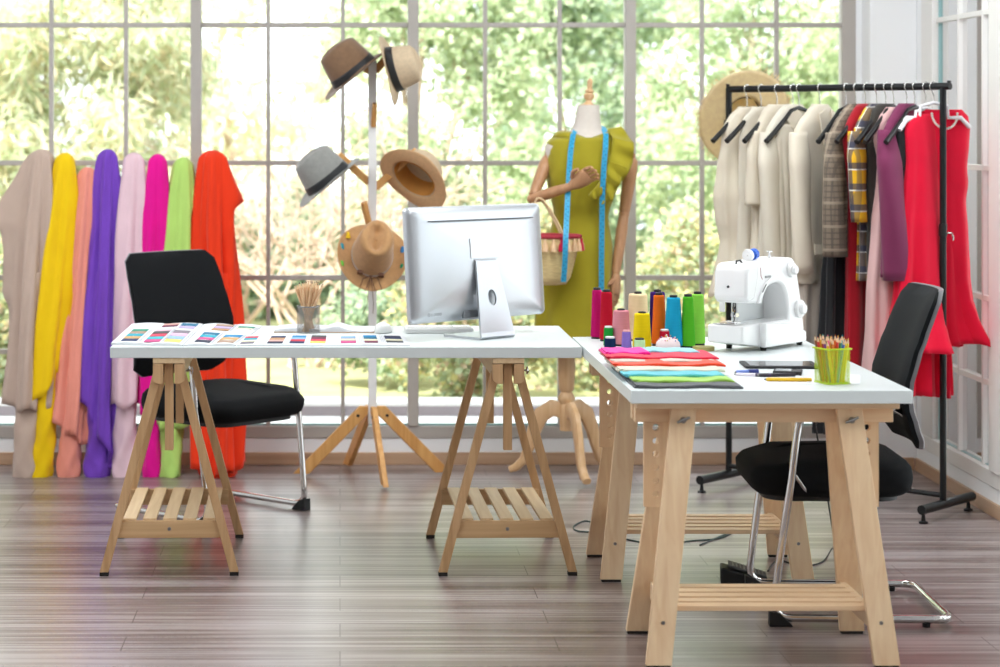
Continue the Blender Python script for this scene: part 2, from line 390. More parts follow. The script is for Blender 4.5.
foliage('tree', 'pale tree outside the right hand side window', 'tree', (5.6, 18.6, -.08),
        [gpx(930, 60, 18.60, 0.95), gpx(1000, 150, 18.50, 1.07), gpx(930, 240, 18.40, 0.84), gpx(1010, -20, 18.60, 1.07), gpx(990, 320, 18.30, 0.72)], 13000, L_bamboo, (.06, .10), .3, seed=9)
foliage('tree', 'faint distant tree seen in the bright gap left of the hat stand', 'tree', (-.9, 22.5, -.08),
        [gpx(220, 120, 22.5, .9), gpx(300, 300, 22.5, 1.2), gpx(345, 60, 23, .7), gpx(240, 260, 22.2, 1.0), gpx(215, 20, 22.5, .6)], 4200, L_bamboo, (.12, .2), .22, seed=12)
# low shrubs in a row just past the kerb
SG = 'flowering shrubs past the kerb'
for i, (px, Y, s_, mt_, lb) in enumerate([(10, 12.0, .95, L_flower, 'low flowering shrub outside behind the beige and yellow fabric rolls'),
        (110, 12.95, .8, L_flower, 'low shrub outside behind the purple fabric roll'),
        (455, 12.0, .9, L_flower, 'low shrub with yellow flowers outside below the computer screen'),
        (560, 12.95, 1.05, L_flower, 'low shrub with yellow flowers outside behind the turned mannequin post'),
        (668, 12.0, .95, L_flower, 'low yellow green shrub outside behind the thread cones'),
        (775, 12.95, 1.1, L_flower, 'low yellow green shrub outside behind the sewing machine'),
        (880, 12.0, .95, L_bamboo, 'low pale shrub outside behind the pillar'),
        (985, 12.95, 1.0, L_bamboo, 'low pale shrub outside the side window'),
        (383, 12.95, .65, L_dark, 'dark green shrub outside behind the hat stand legs')]):
    x = (px-VX)*Y/FPX
    foliage('garden_shrub', lb, 'shrub', (x, Y, -.08), [(x-.2, Y, .32*s_, .33*s_), (x+.2, Y+.1, .36*s_, .34*s_), (x, Y+.15, .68*s_, .36*s_), (x+.1, Y-.1, .12, .28*s_)], 6500, mt_, (.03, .055), .4, seed=20+i, trunk=False)
foliage('tree', 'dull green thicket outside behind the bleached bare bush', 'tree', (-.2, 18.0, -.08), [gpx(300, 250, 18, .6), gpx(370, 260, 18, .6), gpx(235, 270, 17.8, .6), gpx(330, 340, 17.9, .65), gpx(270, 350, 17.7, .6), gpx(215, 340, 17.8, .5), gpx(385, 330, 17.8, .5), gpx(330, 210, 18.2, .4)], 19000, L_dark, (.06, .11), .32, seed=44)
# bare bleached branches
def branches(label, base_, n, seed, spread, h):
    r = random.Random(seed); root = thing('bare_bush', label, 'bush', base_, group='bare bushes')
    k = MB(); B = Vector(base_)
    def grow(p, d, l, rad, dep):
        q = p+d*l+Vector((0, 0, -.03*l)); m = p.lerp(q, .5)+Vector((r.gauss(0, .03), r.gauss(0, .03), r.gauss(0, .03)))
        k.tube([p, m, q], [rad, rad*.8, rad*.55], 5, caps=False)
        if dep:
            for _ in range(r.choice((2, 3, 3))):
                dd = (d+Vector((r.gauss(0, .55), r.gauss(0, .4), r.gauss(-.05, .45)))).normalized()
                grow(p.lerp(q, r.uniform(.5, 1)), dd, l*r.uniform(.6, .85), rad*.6, dep-1)
    for _ in range(n):
        d = Vector((r.uniform(-spread, spread), r.uniform(-.5, .5), 1)).normalized()
        grow(B+Vector((r.uniform(-.25, .25), r.uniform(-.1, .1), 0)), d, h*.42, .02, 4)
    k.build('twigs', mat('bleached_twigs', '#cdb4a2', .9, var=.12, scale=10), root)
branches('bleached bare bush of tangled twigs outside behind the hat stand', (-.10, 14.0, -.08), 14, 4, .9, 1.6)
branches('bleached bare bush outside behind the pencil pot and chair', (-.70, 15.5, -.08), 13, 9, .8, 1.7)
# ================================================================ TABLES
TT = .732; TH = .035
def table_top(label, x0, x1, y0, y1):
    return tag(MB().bb(x0, x1, y0, y1, TT-TH, TT).build('tabletop', M_white_lam, loc=((x0+x1)/2, (y0+y1)/2, TT-TH), bevel=.0015, seg=1), label, 'tabletop')
table_top('white laminate tabletop carrying the computer, on two narrow folding trestles', -.73, .768, 7.11, 7.86)
table_top('white laminate tabletop carrying the sewing machine, on two broad birch trestles', .773, 1.522, 5.95, 7.45)

M_screw = mat('zinc_screw', '#9a9a98', .3, metal=1)
M_foot = mat('dark_rubber_foot', '#2a2522', .8)
# narrow trestle: beam runs front to back (local y), A frames at both ends
def narrow_trestle(label, loc, rz):
    t = thing('sawhorse_trestle', label, 'trestle', loc, rz, 'narrow trestles under the computer table')
    H = TT-TH
    # top beam of stacked strips
    MB().bb(-.05, .05, -.034, .692, H-.018, H).build('top_board', M_oak_y, t, world=False, bevel=.0015)
    for s in (-1, 1): MB().bb(-.05 if s < 0 else .018, -.018 if s < 0 else .05, .01, .65, H-.062, H-.018).build('beam_rail', M_oak_y, t, world=False, bevel=.0015)
    for y, yy in ((.0, -1), (.65, 1)):
        for s in (-1, 1):
            # notched block at the head of the leg
            k = MB(); k.prism([(s*.018, H-.02), (s*.05, H-.02), (s*.05, H-.075), (s*.035, H-.083), (s*.018, H-.083)], y-.034, y-.006) if yy < 0 else k.prism([(s*.018, H-.02), (s*.05, H-.02), (s*.05, H-.075), (s*.035, H-.083), (s*.018, H-.083)], y+.006, y+.034)
            k.build('head_block', M_oak, t, world=False, bevel=.001)
            top = Vector((s*.036, y+yy*-.012, H-.045)); bot = Vector((s*.207, y+yy*.0, .012))
            lg = MB().beam(top, bot, .027, .03, side=(1, 0, 0)).build('leg', M_oak, t, world=False, bevel=.0015)
            MB().box((bot.x, bot.y, .006), (.028, .03, .012)).build('rubber_foot', M_foot, lg, world=False)
        MB().bb(-.0135, .0135, (y-.010 if yy < 0 else y-.018), (y+.018 if yy < 0 else y+.010), .40, H-.02).build('height_post', M_oak, t, world=False, bevel=.0015)
        # shelf rails between the legs
        hw = .205-(.148)*.24
        rl = MB().bb(-hw, hw, (y+.004 if yy < 0 else y-.024), (y+.024 if yy < 0 else y-.004), .118, .172)
        rl = rl.build('shelf_rail', M_oak_x, t, world=False, bevel=.0015)
        if yy < 0:
            MB().lathe([(.0001, 0), (.006, .0), (.006, .002), (.0001, .002)], 12, Matrix.Rotation(PI/2, 3, 'X'), (.0, .004, .147), caps=False).build('screw', M_screw, rl, world=False)
    for i in range(5):
        x = -.128+i*.064
        MB().bb(x-.021, x+.021, .02, .63, .168, .178).build('slat', M_oak_y, t, world=False, bevel=.001)
    kn = MB(); kn.tube([(.045, .06, H-.05), (.075, .06, H-.05)], .003, 8); kn.tube([(.068, .06, H-.062), (.07, .06, H-.05), (.068, .06, H-.038)], [.003, .005, .003], 8)
    kn.build('wing_knob', M_chrome, t, world=False)
    return t
narrow_trestle('narrow wooden trestle with slatted shelf at the left end of the computer table', (-.545, 7.15, 0), math.radians(1.1))
narrow_trestle('narrow wooden trestle with slatted shelf below the computer', (.535, 7.15, 0), math.radians(1.2))

# broad trestle: beam runs left to right, legs spread front to back
def broad_trestle(label, loc):
    t = thing('birch_trestle', label, 'trestle', loc, 0, 'broad birch trestles under the sewing machine table')
    H = TT-TH; x0, x1 = -.35, .352
    MB().bb(x0, x1, .06, .26, H-.019, H).build('top_board', M_pine_x, t, world=False, bevel=.0015)
    MB().bb(x0+.002, x1-.004, .115, .15, H-.062, H-.019).build('top_beam', M_pine_x, t, world=False, bevel=.0015)
    MB().bb(x0+.002, x1-.004, .18, .215, H-.062, H-.019).build('top_beam', M_pine_x, t, world=False, bevel=.0015)
    for s in (-1, 1):
        # drilled height board between the legs
        pb = MB(); xx = s*.287; w_ = .032; z0, z1 = .40, H-.02
        # plate with a row of round holes
        n = 6; step = .036; N = 16; zc = [z1-.062-step*i for i in range(n)]; zs = z1
        def plate(za, zb): pb.bb(xx-w_, xx+w_, .156, .174, za, zb)
        plate(zc[0]+step/2, z1); plate(z0, zc[-1]-step/2)
        for c in zc:
            ring_o = []; ring_i = []
            for j in range(N):
                a = 2*PI*j/N; ca, sa = math.cos(a), math.sin(a); q = 1/max(abs(ca)/w_, abs(sa)/(step/2))
                q = 1/max(abs(ca), abs(sa)); ring_o.append((xx+ca*q*w_, c+sa*q*step/2)); ring_i.append((xx+ca*.009, c+sa*.009))
            V = []; 
            for (a, b_) in ring_o+ring_i: V.append((a, .156, b_))
            for (a, b_) in ring_o+ring_i: V.append((a, .174, b_))
            F = []
            for j in range(N):
                j2 = (j+1) % N
                F += [(j, j2, N+j2, N+j), (2*N+j, 3*N+j, 3*N+j2, 2*N+j2), (N+j, N+j2, 3*N+j2, 3*N+j), (j, 2*N+j, 2*N+j2, j2)]
            pb.add(V, F)
        pb.build('height_board', M_pine, t, world=False)
        for yt, yb in ((.092, .0), (.24, .405)):
            top = Vector((s*.222, yt, H-.02)); bot = Vector((s*.302, yb, .008))
            lg = MB().beam(top, bot, .068, .022).build('leg', M_pine, t, world=False, bevel=.0015)
            MB().box((bot.x, bot.y, .004), (.06, .02, .008)).build('rubber_foot', M_foot, lg, world=False)
            if yb == 0:
                c = top.lerp(bot, .835)
                MB().lathe([(.0001, 0), (.005, 0), (.005, .002), (.0001, .002)], 12, Matrix.Rotation(PI/2, 3, 'X'), c+Vector((0, -.0115, 0)), caps=False).build('screw', M_screw, lg, world=False)
                c = top.lerp(bot, .045)+Vector((.0, -.012, 0)); q = MB()
                q.tube([c, c+Vector((0, -.014, 0))], .004, 8); q.lathe([(.0001, 0), (.008, 0), (.009, .004), (.006, .008), (.0001, .008)], 10, Matrix.Rotation(PI/2, 3, 'X'), c+Vector((0, -.004, 0)), caps=False)
                q.tube([c+Vector((-.017, -.012, -.006)), c+Vector((0, -.011, 0)), c+Vector((.017, -.012, .008))], [.003, .005, .003], 8)
                q.build('wing_nut', M_screw, lg, world=False)
        # cross rail joining the legs under the shelf
        zc_ = .13
        k = MB(); xr = s*(.302-.08*zc_/H)-s*.022
        k.bb(xr-.009, xr+.009, .03, .37, zc_-.025, zc_+.025); k.build('side_rail', M_pine_y, t, world=False, bevel=.001)
    for i in range(5):
        y = .035+i*.062
        MB().bb(-.268, .268, y, y+.040, .143, .157).build('slat', M_pine_x, t, world=False, bevel=.001)
    return t
broad_trestle('broad birch trestle nearest the camera, below the fabric stack', (1.145, 5.93, 0))
broad_trestle('broad birch trestle at the back, below the sewing machine', (1.155, 7.05, 0))

# ================================================================ CANTILEVER CHAIRS (local: faces +x, width along y)
M_seatfab = mat('black_seat_fabric', '#121315', .9, var=.1, scale=60, bump=.3, bscale=600, spec=.2)
M_backmesh = mat('black_backrest_fabric', '#0f1114', .75, var=.1, scale=80, bump=.3, bscale=500, spec=.15)
M_shell = mat('grey_chair_shell', '#7c7c80', .4)
def rounded_rect(w_, h_, r, n=5):
    P = []
    for cx, cy, a0 in ((w_/2-r, h_/2-r, 0), (-w_/2+r, h_/2-r, 90), (-w_/2+r, -h_/2+r, 180), (w_/2-r, -h_/2+r, 270)):
        for i in range(n+1):
            a = math.radians(a0+90*i/n); P.append((cx+r*math.cos(a), cy+r*math.sin(a)))
    return P
def arc_pts(p0, c, p1, n=6):
    p0, c, p1 = Vector(p0), Vector(c), Vector(p1)
    return [p0*(1-t)**2+c*(2*t*(1-t))+p1*t*t for t in [i/n for i in range(n+1)]]
def office_chair(label, loc, rz, bend=1.0):
    t = thing('office_chair', label, 'chair', loc, rz, 'black cantilever office chairs')
    # seat cushion
    rings = []; P = rounded_rect(.47, .49, .09, 6)
    for z, s_ in ((.362, .80), (.366, .90), (.378, .965), (.40, .995), (.42, 1), (.445, .985), (.462, .93), (.470, .84), (.472, .6)):
        ring = []
        for x, y in P:
            zz = z
            if z > .43: zz += -.02*smoothstep(.1, .235, x)+.0
            ring.append(Vector((x*s_-.175, y*s_, zz)))
        rings.append(ring)
    MB().loft(rings).build('seat', M_seatfab, t, world=False, smooth=60)
    MB().loft([[Vector((x*.83-.175, y*.83, z)) for x, y in P] for z in (.350, .366)]).build('seat_pan', M_blackplastic, t, world=False, smooth=40)
    # backrest: profile in x,z, S shaped
    prof = [(.50, -.425), (.56, -.402), (.63, -.380), (.69, -.383), (.76, -.403), (.84, -.432), (.90, -.455), (.955, -.478)]
    wd = [(.50, .175), (.53, .23), (.60, .245), (.7, .245), (.86, .232), (.93, .222), (.955, .19)]
    def back(dx0, dx1, grow, z0=.50, z1=.955):
        rings = []
        n = 16
        for i in range(n+1):
            z = z0+(z1-z0)*i/n; x = interp(prof, z)[0]; w_ = interp(wd, z)[0]+grow
            edge = 1-(.5 if i in (0, n) else .12 if i in (1, n-1) else 0)
            ring = []
            for j in range(12):
                u = -1+2*j/11; ring.append(Vector((x+dx1*edge*(1-abs(u)**6*.6)-.028*(1-u*u), u*w_, z)))
            for j in range(12):
                u = 1-2*j/11; ring.append(Vector((x+dx0-.028*(1-u*u), u*w_, z)))
            rings.append(ring)
        return MB().loft(rings)
    back(0, .034, 0).build('backrest', M_backmesh, t, world=False, smooth=50)
    back(-.014, -.001, -.008, .497, .957).build('back_shell', M_shell, t, world=False, smooth=50)
    # chrome tube frame: one loop per side joined at the rear, arms on top
    for s in (-1, 1):
        y = s*.25; ya = s*.262
        pts = [(-.45, y, .022)]+[(-.3, y, .022), (-.05, y, .022)]+arc_pts((-.05, y, .022), (.015, y, .022), (.0, y, .09), 6)[1:]
        pts += [(-.02, y+s*.004, .25), (-.045, ya, .42), (-.062, ya, .56)]+arc_pts((-.062, ya, .56), (-.072, ya, .632), (-.13, ya, .640), 6)[1:]+[(-.24, ya, .640)]+arc_pts((-.24, ya, .640), (-.33, ya, .64), (-.385, ya-s*.08, .60), 5)[1:]
        MB().tube(pts, .0115, 12).build('frame_tube', M_chrome, t, world=False, smooth=50)
        MB().tube([(-.12, ya, .652), (-.18, ya, .654), (-.25, ya, .650)], [.012, .015, .012], 10, flat=.6).build('arm_pad', M_blackplastic, t, world=False, smooth=50)
        k = MB(); k.prism([(.018, 0), (.018, .045), (-.012, .038), (-.04, .012), (-.05, 0)], y-.017, y+.017); k.build('foot_wedge', M_blackplastic, t, world=False, bevel=.002)
        MB().lathe([(.011, 0), (.012, .012)], 10, None, (-.43, y, 0)).build('rear_foot', M_blackplastic, t, world=False)
        MB().tube([(-.05, ya, .44), (-.09, ya-s*.03, .385), (-.16, s*.17, .352), (-.28, s*.17, .350)], .007, 8).build('seat_bracket', M_chrome, t, world=False, smooth=50)
    MB().tube([(-.445, -.25, .022)]+arc_pts((-.46, -.25, .022), (-.5, -.25, .022), (-.5, -.2, .022), 5)+[(-.5, 0, .022)]+arc_pts((-.5, .2, .022), (-.5, .25, .022), (-.46, .25, .022), 5)+[(-.445, .25, .022)], .0115, 12).build('rear_bar', M_chrome, t, world=False, smooth=50)
    return t
office_chair('black office chair with chrome frame between the computer table and the fabric rolls', (-.305, 8.17, 0), math.radians(-43))
office_chair('black office chair with chrome frame tucked under the sewing table', (1.26, 6.68, 0), PI-math.radians(2.5))
# ================================================================ FABRIC ROLLS LEANING ON THE WINDOW
def fabric_roll(label, m, bx, tx, ztop, rb=.055, rt=.075, hem=(.35, .55), seed=1, wing=None, wing2=None, core_bottom=None, yb=9.16, yt=9.34, hemdir=0):
    """roll standing on the floor, its loose end draped over the top; wing = (side, z0, z1, reach)"""
    r = random.Random(seed)
    root = thing('fabric_roll', label, 'fabric roll', (bx, yb, 0), group='fabric rolls leaning on the window')
    def axis(z): t = z/ztop; return Vector((bx+(tx-bx)*t, yb+(yt-yb)*t, z))
    n = 40; ph = r.uniform(0, 6)
    # wound roll, twisted creases below
    rings = []
    for i in range(52):
        z = ztop*.62*i/51; ring = []
        for j in range(n):
            a = 2*PI*j/n
            rr = rb*(1+.06*math.sin(2*a+z*17+ph)+.07*math.sin(4*a-z*30+ph*2)+.06*math.sin(5*a+z*55+ph)*smoothstep(.3, 0, z)+.08*noise.noise(Vector((a*2, z*14, seed))))
            if i == 0: rr *= .93
            ring.append(axis(z)+Vector((math.cos(a)*rr, math.sin(a)*rr, 0)))
        rings.append(ring)
    MB().loft(rings).build('wound_roll', m, root, smooth=70)
    # drape over the top
    rings = []; n = 64; N = 46
    kf = r.choice((3, 4, 5))
    for i in range(N+1):
        t = i/N; ring = []
        for j in range(n):
            a = 2*PI*j/n
            hz = hem[0]+(hem[1]-hem[0])*(.5+.5*math.sin(a+hemdir))+.012*math.sin(5*a+ph)
            # first part is the dome
            if t < .14:
                q = t/.14; z = ztop-.035*(1-math.cos(q*PI/2)); s_ = math.sin(q*PI/2)**.8
            else:
                q = (t-.14)/.86; z = ztop-.035-(ztop-.035-hz)*q; s_ = 1
            grow = smoothstep(0, .5, t)
            R0 = rt*(.42+.36*smoothstep(.0, .32, t)+.22*smoothstep(.2, .9, t))
            fold = (.06+.17*grow)*math.sin(kf*a+ph+z*2.2)+(.03+.10*grow)*math.sin((kf*2+1)*a-ph*1.7-z*3)+.10*noise.noise(Vector((math.cos(a)*2, math.sin(a)*2, z*5+seed)))
            rr = R0*s_*(1+fold)
            x = math.cos(a)*rr; y = math.sin(a)*rr*.85
            for wg in (wing, wing2):
                if wg:
                    if len(wg) == 2: sd_, tab_ = wg; reach = 1; f = interp(sorted(tab_), z)[0]
                    else:
                        sd_, z0, z1, reach = wg; f = 0
                        if z0 < z < z1: f = (z1-z)/(z1-z0); f = f**1.3 if f < .82 else .82**1.3*(1-f)/.18
                    if f:
                        g = max(0, math.cos(a-(0 if sd_ > 0 else PI)))**7
                        x += sd_*reach*f*g; y += -.02*f*g
            ring.append(axis(z)+Vector((x, y, 0)))
        rings.append(ring)
    MB().loft(rings, c1=False).build('draped_cloth', m, root, smooth=80, solid=.002)
    return root
def fx(px, Y): return (px-VX)*Y/FPX
F_ = dict(
 beige=fabric('beige', '#c9b1a2'), yellow=fabric('yellow', '#ffd000'), salmon=fabric('salmon', '#fa9d8a'), purple=fabric('purple', '#7a46c2'),
 pink=fabric('pale_pink', '#eeccd6'), magenta=fabric('magenta', '#ee0098'), lime=fabric('lime', '#bfe478'), orange=fabric('red_orange', '#ff3c10'))
fabric_roll('greyish beige fabric roll, leftmost of the eight leaning on the window', F_['beige'], fx(25, 9.16), fx(42, 9.34), 1.335, .052, .084, (.27, .31), 11, wing=(-1, [(1.335, 0), (1.25, .03), (1.10, .085), (1.02, .125), (1.0, .06), (.90, .045), (.74, .03), (.68, .0), (.60, 0)]), hemdir=0)
fabric_roll('bright yellow fabric roll leaning on the window', F_['yellow'], fx(42, 9.2), fx(66, 9.36), 1.32, .048, .074, (.26, .44), 31, hemdir=1.57)
fabric_roll('salmon pink fabric roll, shortest of those leaning on the window', F_['salmon'], fx(68, 9.16), fx(88, 9.34), 1.26, .046, .070, (.13, .22), 13, hemdir=-1.57, wing=(1, [(1.25, 0), (1.1, .012), (.99, .045), (.965, .052), (.94, .02), (.88, .03), (.83, .035), (.79, 0)]))
fabric_roll('purple fabric roll leaning on the window', F_['purple'], fx(97, 9.16), fx(108, 9.34), 1.335, .050, .072, (.03, .33), 14, wing=(1, 1.12, 1.30, .02), hemdir=-1.57)
fabric_roll('pale pink fabric roll beside the purple one', F_['pink'], fx(123, 9.16), fx(134, 9.34), 1.32, .048, .076, (.29, .34), 15, wing=(1, [(1.2, 0), (1.1, .015), (1.03, .032), (.99, .03), (.96, 0)]))
fabric_roll('magenta fabric roll leaning on the window behind the office chair', F_['magenta'], fx(152, 9.2), fx(158, 9.36), 1.315, .038, .070, (.26, .34), 16)
fabric_roll('lime green fabric roll behind the office chair', F_['lime'], fx(170, 9.16), fx(183, 9.34), 1.30, .046, .072, (.20, .26), 17, wing=(1, 1.05, 1.28, .035))
fabric_roll('red orange fabric roll, rightmost of the eight leaning on the window', F_['orange'], fx(217, 9.16), fx(213, 9.34), 1.33, .070, .098, (.02, .06), 18, wing=(1, 1.08, 1.31, .07))

# ================================================================ HAT STAND AND HATS
HS = Vector((.132, 9.12, 0))
hs = thing('hat_stand', 'white and bamboo hat stand holding five hats in front of the window', 'hat stand', HS)
M_wpost = mat('white_lacquered_wood', '#ecebea', .4, var=.01)
MB().bb(HS.x-.017, HS.x+.017, HS.y-.017, HS.y+.017, .22, 1.70).build('post', M_wpost, hs, bevel=.002)
for dx, dy in ((-.29, .03), (.29, .07), (.045, -.29), (-.10, .27)):
    d = Vector((dx, dy, 0)).normalized(); a = HS+d*.02+Vector((0, 0, .292)); b_ = HS+Vector((dx, dy, .012))
    k = MB().beam(a, b_, .022, .048, side=(-d.y, d.x, 0)); o = k.build('leg', M_bamboo, hs, bevel=.003)
    q = MB(); c = a.lerp(b_, .14); sd_ = Vector((-d.y, d.x, 0)); q.tube([c-sd_*.0125, c+sd_*.0125], .0065, 10); 
    if dy < -.2: q.tube([c+d*.0, c+d*.03-Vector((0, 0, .0))], .0055, 10)
    q.build('bolt', M_blackplastic, o)
def hs_arm(z, dx, dy, dz, l=.17, w_=.03):
    d = Vector((dx, dy, dz)).normalized(); a = HS+Vector((0, 0, z))+Vector((dx, dy, 0)).normalized()*.012
    MB().beam(a, a+d*l, .018, w_, side=Vector((-dy, dx, 0)), cut=False).build('arm', M_bamboo, hs, bevel=.003); return a+d*l
hs_arm(1.20, -.72, .06, .66, .17); hs_arm(1.18, .68, -.15, .62, .23)
hs_arm(1.655, .62, -.1, .72, .10); hs_arm(1.655, -.7, -.1, .5, .07)
hs_arm(1.43, .06, -.35, .9, .10, .026); hs_arm(1.0, -.2, -.3, .85, .135, .026)

def hat(label, centre, ax, roll, mcol, band, mbrim=None, liner_h=.03, R_=.155, h=.115, rx=.083, ry=.098, brim_up=.022, open_dent=1, front_dip=.02, name='fedora_hat', extra=None, lining=None):
    """brim disc, crown with pinched top; local z is the crown's direction, local x the wearer's front"""
    root = thing(name, label, 'hat', centre, group=None)
    A = axis_matrix(ax, roll); C_ = Vector(centre)
    def P(x, y, z): return C_+A @ Vector((x, y, z))
    n = 48
    def brim_z(a, f):  # f 0 at crown, 1 at rim
        return brim_up*f*f*(math.sin(a)**2*1.6)-front_dip*f*max(0, math.cos(a))-.004*f
    rings = []
    for i in range(9):
        f = i/8; ring = []
        for j in range(n):
            a = 2*PI*j/n; r0x = ry+(R_*1.05-ry)*f; r0y = rx+(R_*.95-rx)*f
            ring.append(P(math.cos(a)*r0x, math.sin(a)*r0y, brim_z(a, f)))
        rings.append(ring)
    MB().loft(rings, False, False).build('brim', mbrim or mcol, root, smooth=80, solid=.0028)
    rings = []
    def crown_r(z): 
        t = z/h; return 1-.13*t-.09*t*t
    def top_z(x, y):
        return 0
    for i in range(10):
        z = h*.93*i/9; ring = []
        for j in range(n):
            a = 2*PI*j/n; cx = math.cos(a); s_ = crown_r(z)
            pin = 1-.20*smoothstep(.45, 1, z/h)*max(0, cx)**1.5*abs(math.sin(a))**.5*1.0
            ring.append(P(cx*ry*s_, math.sin(a)*rx*s_*pin, z))
        rings.append(ring)
    for i in range(1, 9):
        f = 1-i/8; ring = []
        for j in range(n):
            a = 2*PI*j/n; cx = math.cos(a); s_ = crown_r(h*.93)*f; pin = 1-.20*max(0, cx)**1.5*abs(math.sin(a))**.5
            x = cx*ry*s_; y = math.sin(a)*rx*s_*pin
            dome = .018*math.sqrt(max(0, 1-f*f))+.012*max(0, 1-f)
            dent = -.042*open_dent*math.exp(-((y/(rx*.36))**2))*smoothstep(1.0, .45, f)-.0*max(0, x)
            ring.append(P(x, y, h*.93+dome*1.2+dent))
        rings.append(ring)
    MB().loft(rings, False, True).build('crown', mcol, root, smooth=80, solid=.0028)
    if band:
        rings = []
        for z in (.004, .010, .026, .034):
            s_ = crown_r(z)
            ring = [P(math.cos(2*PI*j/n)*(ry*s_+.0028), math.sin(2*PI*j/n)*(rx*s_+.0028), z) for j in range(n)]; rings.append(ring)
        MB().loft(rings, False, False).build('hat_band', band, root, smooth=80, solid=.0012)
    if lining:
        rings = []
        for z in (.0, liner_h*.5, liner_h):
            s_ = crown_r(z); rings.append([P(math.cos(2*PI*j/n)*(ry*s_-.006), math.sin(2*PI*j/n)*(rx*s_-.006), z) for j in range(n)])
        o = MB().loft(rings, False, False).build('sweatband', lining, root, smooth=80)
    return root, P
H_brown = mat('brown_felt', '#7d5f45', .9, var=.12, scale=60, sheen=.4); H_grey = mat('grey_felt', '#8e8e8a', .9, var=.1, scale=60, sheen=.4)
H_cream = mat('cream_straw_weave', '#d9c3a4', .85, var=.08, scale=90, bump=.5, bscale=500, trans=.15); H_tan = mat('tan_straw_weave', '#cfa77c', .85, var=.1, scale=90, bump=.5, bscale=500, trans=.15)
H_camel = mat('camel_felt', '#b98d5e', .9, var=.1, scale=70, sheen=.3); B_black = mat('black_ribbon', '#16181c', .6, sheen=.2)
B_sweat = mat('ochre_sweatband', '#c79a63', .7)
hat('brown felt fedora with a black band at the top left of the hat stand', at(355, 74, 9.08), (-.60, -.10, .79), (-.75, -.2, -.6), H_brown, B_black, R_=.150, h=.132, rx=.088, ry=.102, brim_up=.012, front_dip=.008)
hat('cream fedora with a black band on edge at the top right of the hat stand', at(391, 70, 9.05), (.93, -.22, .26), (.25, .1, -.95), H_cream, B_black, R_=.135, h=.108, rx=.08, ry=.092, brim_up=.008)
hat('grey felt fedora with a black band on the left arm of the hat stand', at(329, 181, 9.06), (-.60, -.12, .79), (-.78, -.2, -.6), H_grey, B_black, R_=.148, h=.128, rx=.086, ry=.10, brim_up=.012, front_dip=.008)
hat('cream fedora seen from below, hanging on the right arm of the hat stand', at(414, 179, 9.04), (.48, .66, .60), (.72, -.1, -.55), H_cream, B_black, mbrim=mat('tan_brim_weave', '#dcb488', .85, var=.08, scale=90, bump=.5, bscale=500, trans=.2), R_=.148, h=.11, lining=mat('ochre_crown_lining', '#dc9c4e', .7, trans=.4), liner_h=.075, brim_up=.010)
rt, P = hat('camel felt hat with a tied cord and coloured tassels, low on the hat stand', at(372, 256, 8.95), (.12, -.83, .54), (.1, .5, .85), H_camel, None, R_=.150, h=.158, open_dent=1.3, rx=.082, ry=.098, brim_up=.02)
M_cord = mat('brown_leather_cord', '#6e4a35', .7); n = 40
k = MB(); k.tube([P(math.cos(2*PI*j/n)*.0995, math.sin(2*PI*j/n)*.083, .014) for j in range(n)], .0025, 6, closed=True)
k.build('hat_cord', mat('silver_grey_cord', '#b5a89c', .6), rt, smooth=60)
for s in (-1, 1): MB().box(P(-.092, s*.042, .018), (.022, .014, .017), axis_matrix((.12, -.83, .54), (1, 0, 0))).build('leather_bead', M_cord, rt, bevel=.002)
k = MB(); c = P(-.102, 0, .02)
for s in (-1, 1):
    k.tube([c, c+Vector((s*.03, -.006, -.012)), c+Vector((s*.045, -.008, -.055)), c+Vector((s*.02, -.008, -.06)), c], .0022, 6)
    k.tube([c, c+Vector((s*.008, -.01, -.05)), c+Vector((s*.012, -.006, -.11)), c+Vector((s*.02-.01, -.004, -.15))], .0013, 5)
k.build('bow', M_cord, rt, smooth=60)
for (x, y, c) in ((.045, -.118, '#2f7fc0'), (-.035, -.122, '#148a63'), (.075, .105, '#e9bf1c'), (.02, .125, '#1f93a8'), (-.06, .118, '#6fc044')):
    k = MB(); p = P(x, y, .012); k.lathe([(.001, .012), (.006, .008), (.009, -.006), (.0095, -.014), (.001, -.014)], 10, None, p)
    k.build('tassel', mat('tassel_'+c[1:], c, .8), rt, smooth=60)

# ================================================================ DRESS FORM
Yd = 9.1
M_linen = mat('off_white_linen', '#dcd2c8', .85, var=.03, scale=60, bump=.3, bscale=500)
M_mwood = wood('mannequin_wood', '#c89870', '#b5845e', axis=2, rough=.45); M_stand = wood('turned_beech_wood', '#e5c196', '#d3a878', axis=2, rough=.4)
df = thing('dress_form', 'linen dress form with wooden arms in an olive green dress, on a turned stand', 'mannequin', (fx(566, Yd), Yd, 0))
def mc(py): # leaning centre line of the form
    px = 566.5+(430-py)*(23/340); return at(px, py, Yd)
up_ax = (mc(100)-mc(300)).normalized()
def ell(c, rx, ry, n=40, k=1.0, f=None, rot=None):
    R_ = []
    for j in range(n):
        a = 2*PI*j/n; ca, sa = math.cos(a), math.sin(a); e = 2/2.3
        x = rx*abs(ca)**e*(1 if ca > 0 else -1); y = ry*abs(sa)**e*(1 if sa > 0 else -1)
        g = 1+(f(a) if f else 0); R_.append(c+Vector((x*g, y*g, 0)))
    return R_
pxm = lambda d: d*Yd/FPX
torso = [(105, 10.5, 10.5), (112, 11.5, 11.5), (122, 13, 13), (130, 15.5, 14.5), (135, 24, 18), (140, 36, 22), (146, 41, 24), (156, 40, 27), (168, 38, 30), (182, 36, 31), (196, 32, 27), (210, 26, 22), (220, 25, 21), (235, 28, 24), (255, 33, 28), (280, 34, 29), (300, 33, 28), (312, 26, 24)]
MB().loft([ell(mc(y), pxm(a), pxm(b)) for y, a, b in torso]).build('torso', M_linen, df, smooth=70)
A = axis_matrix(up_ax)
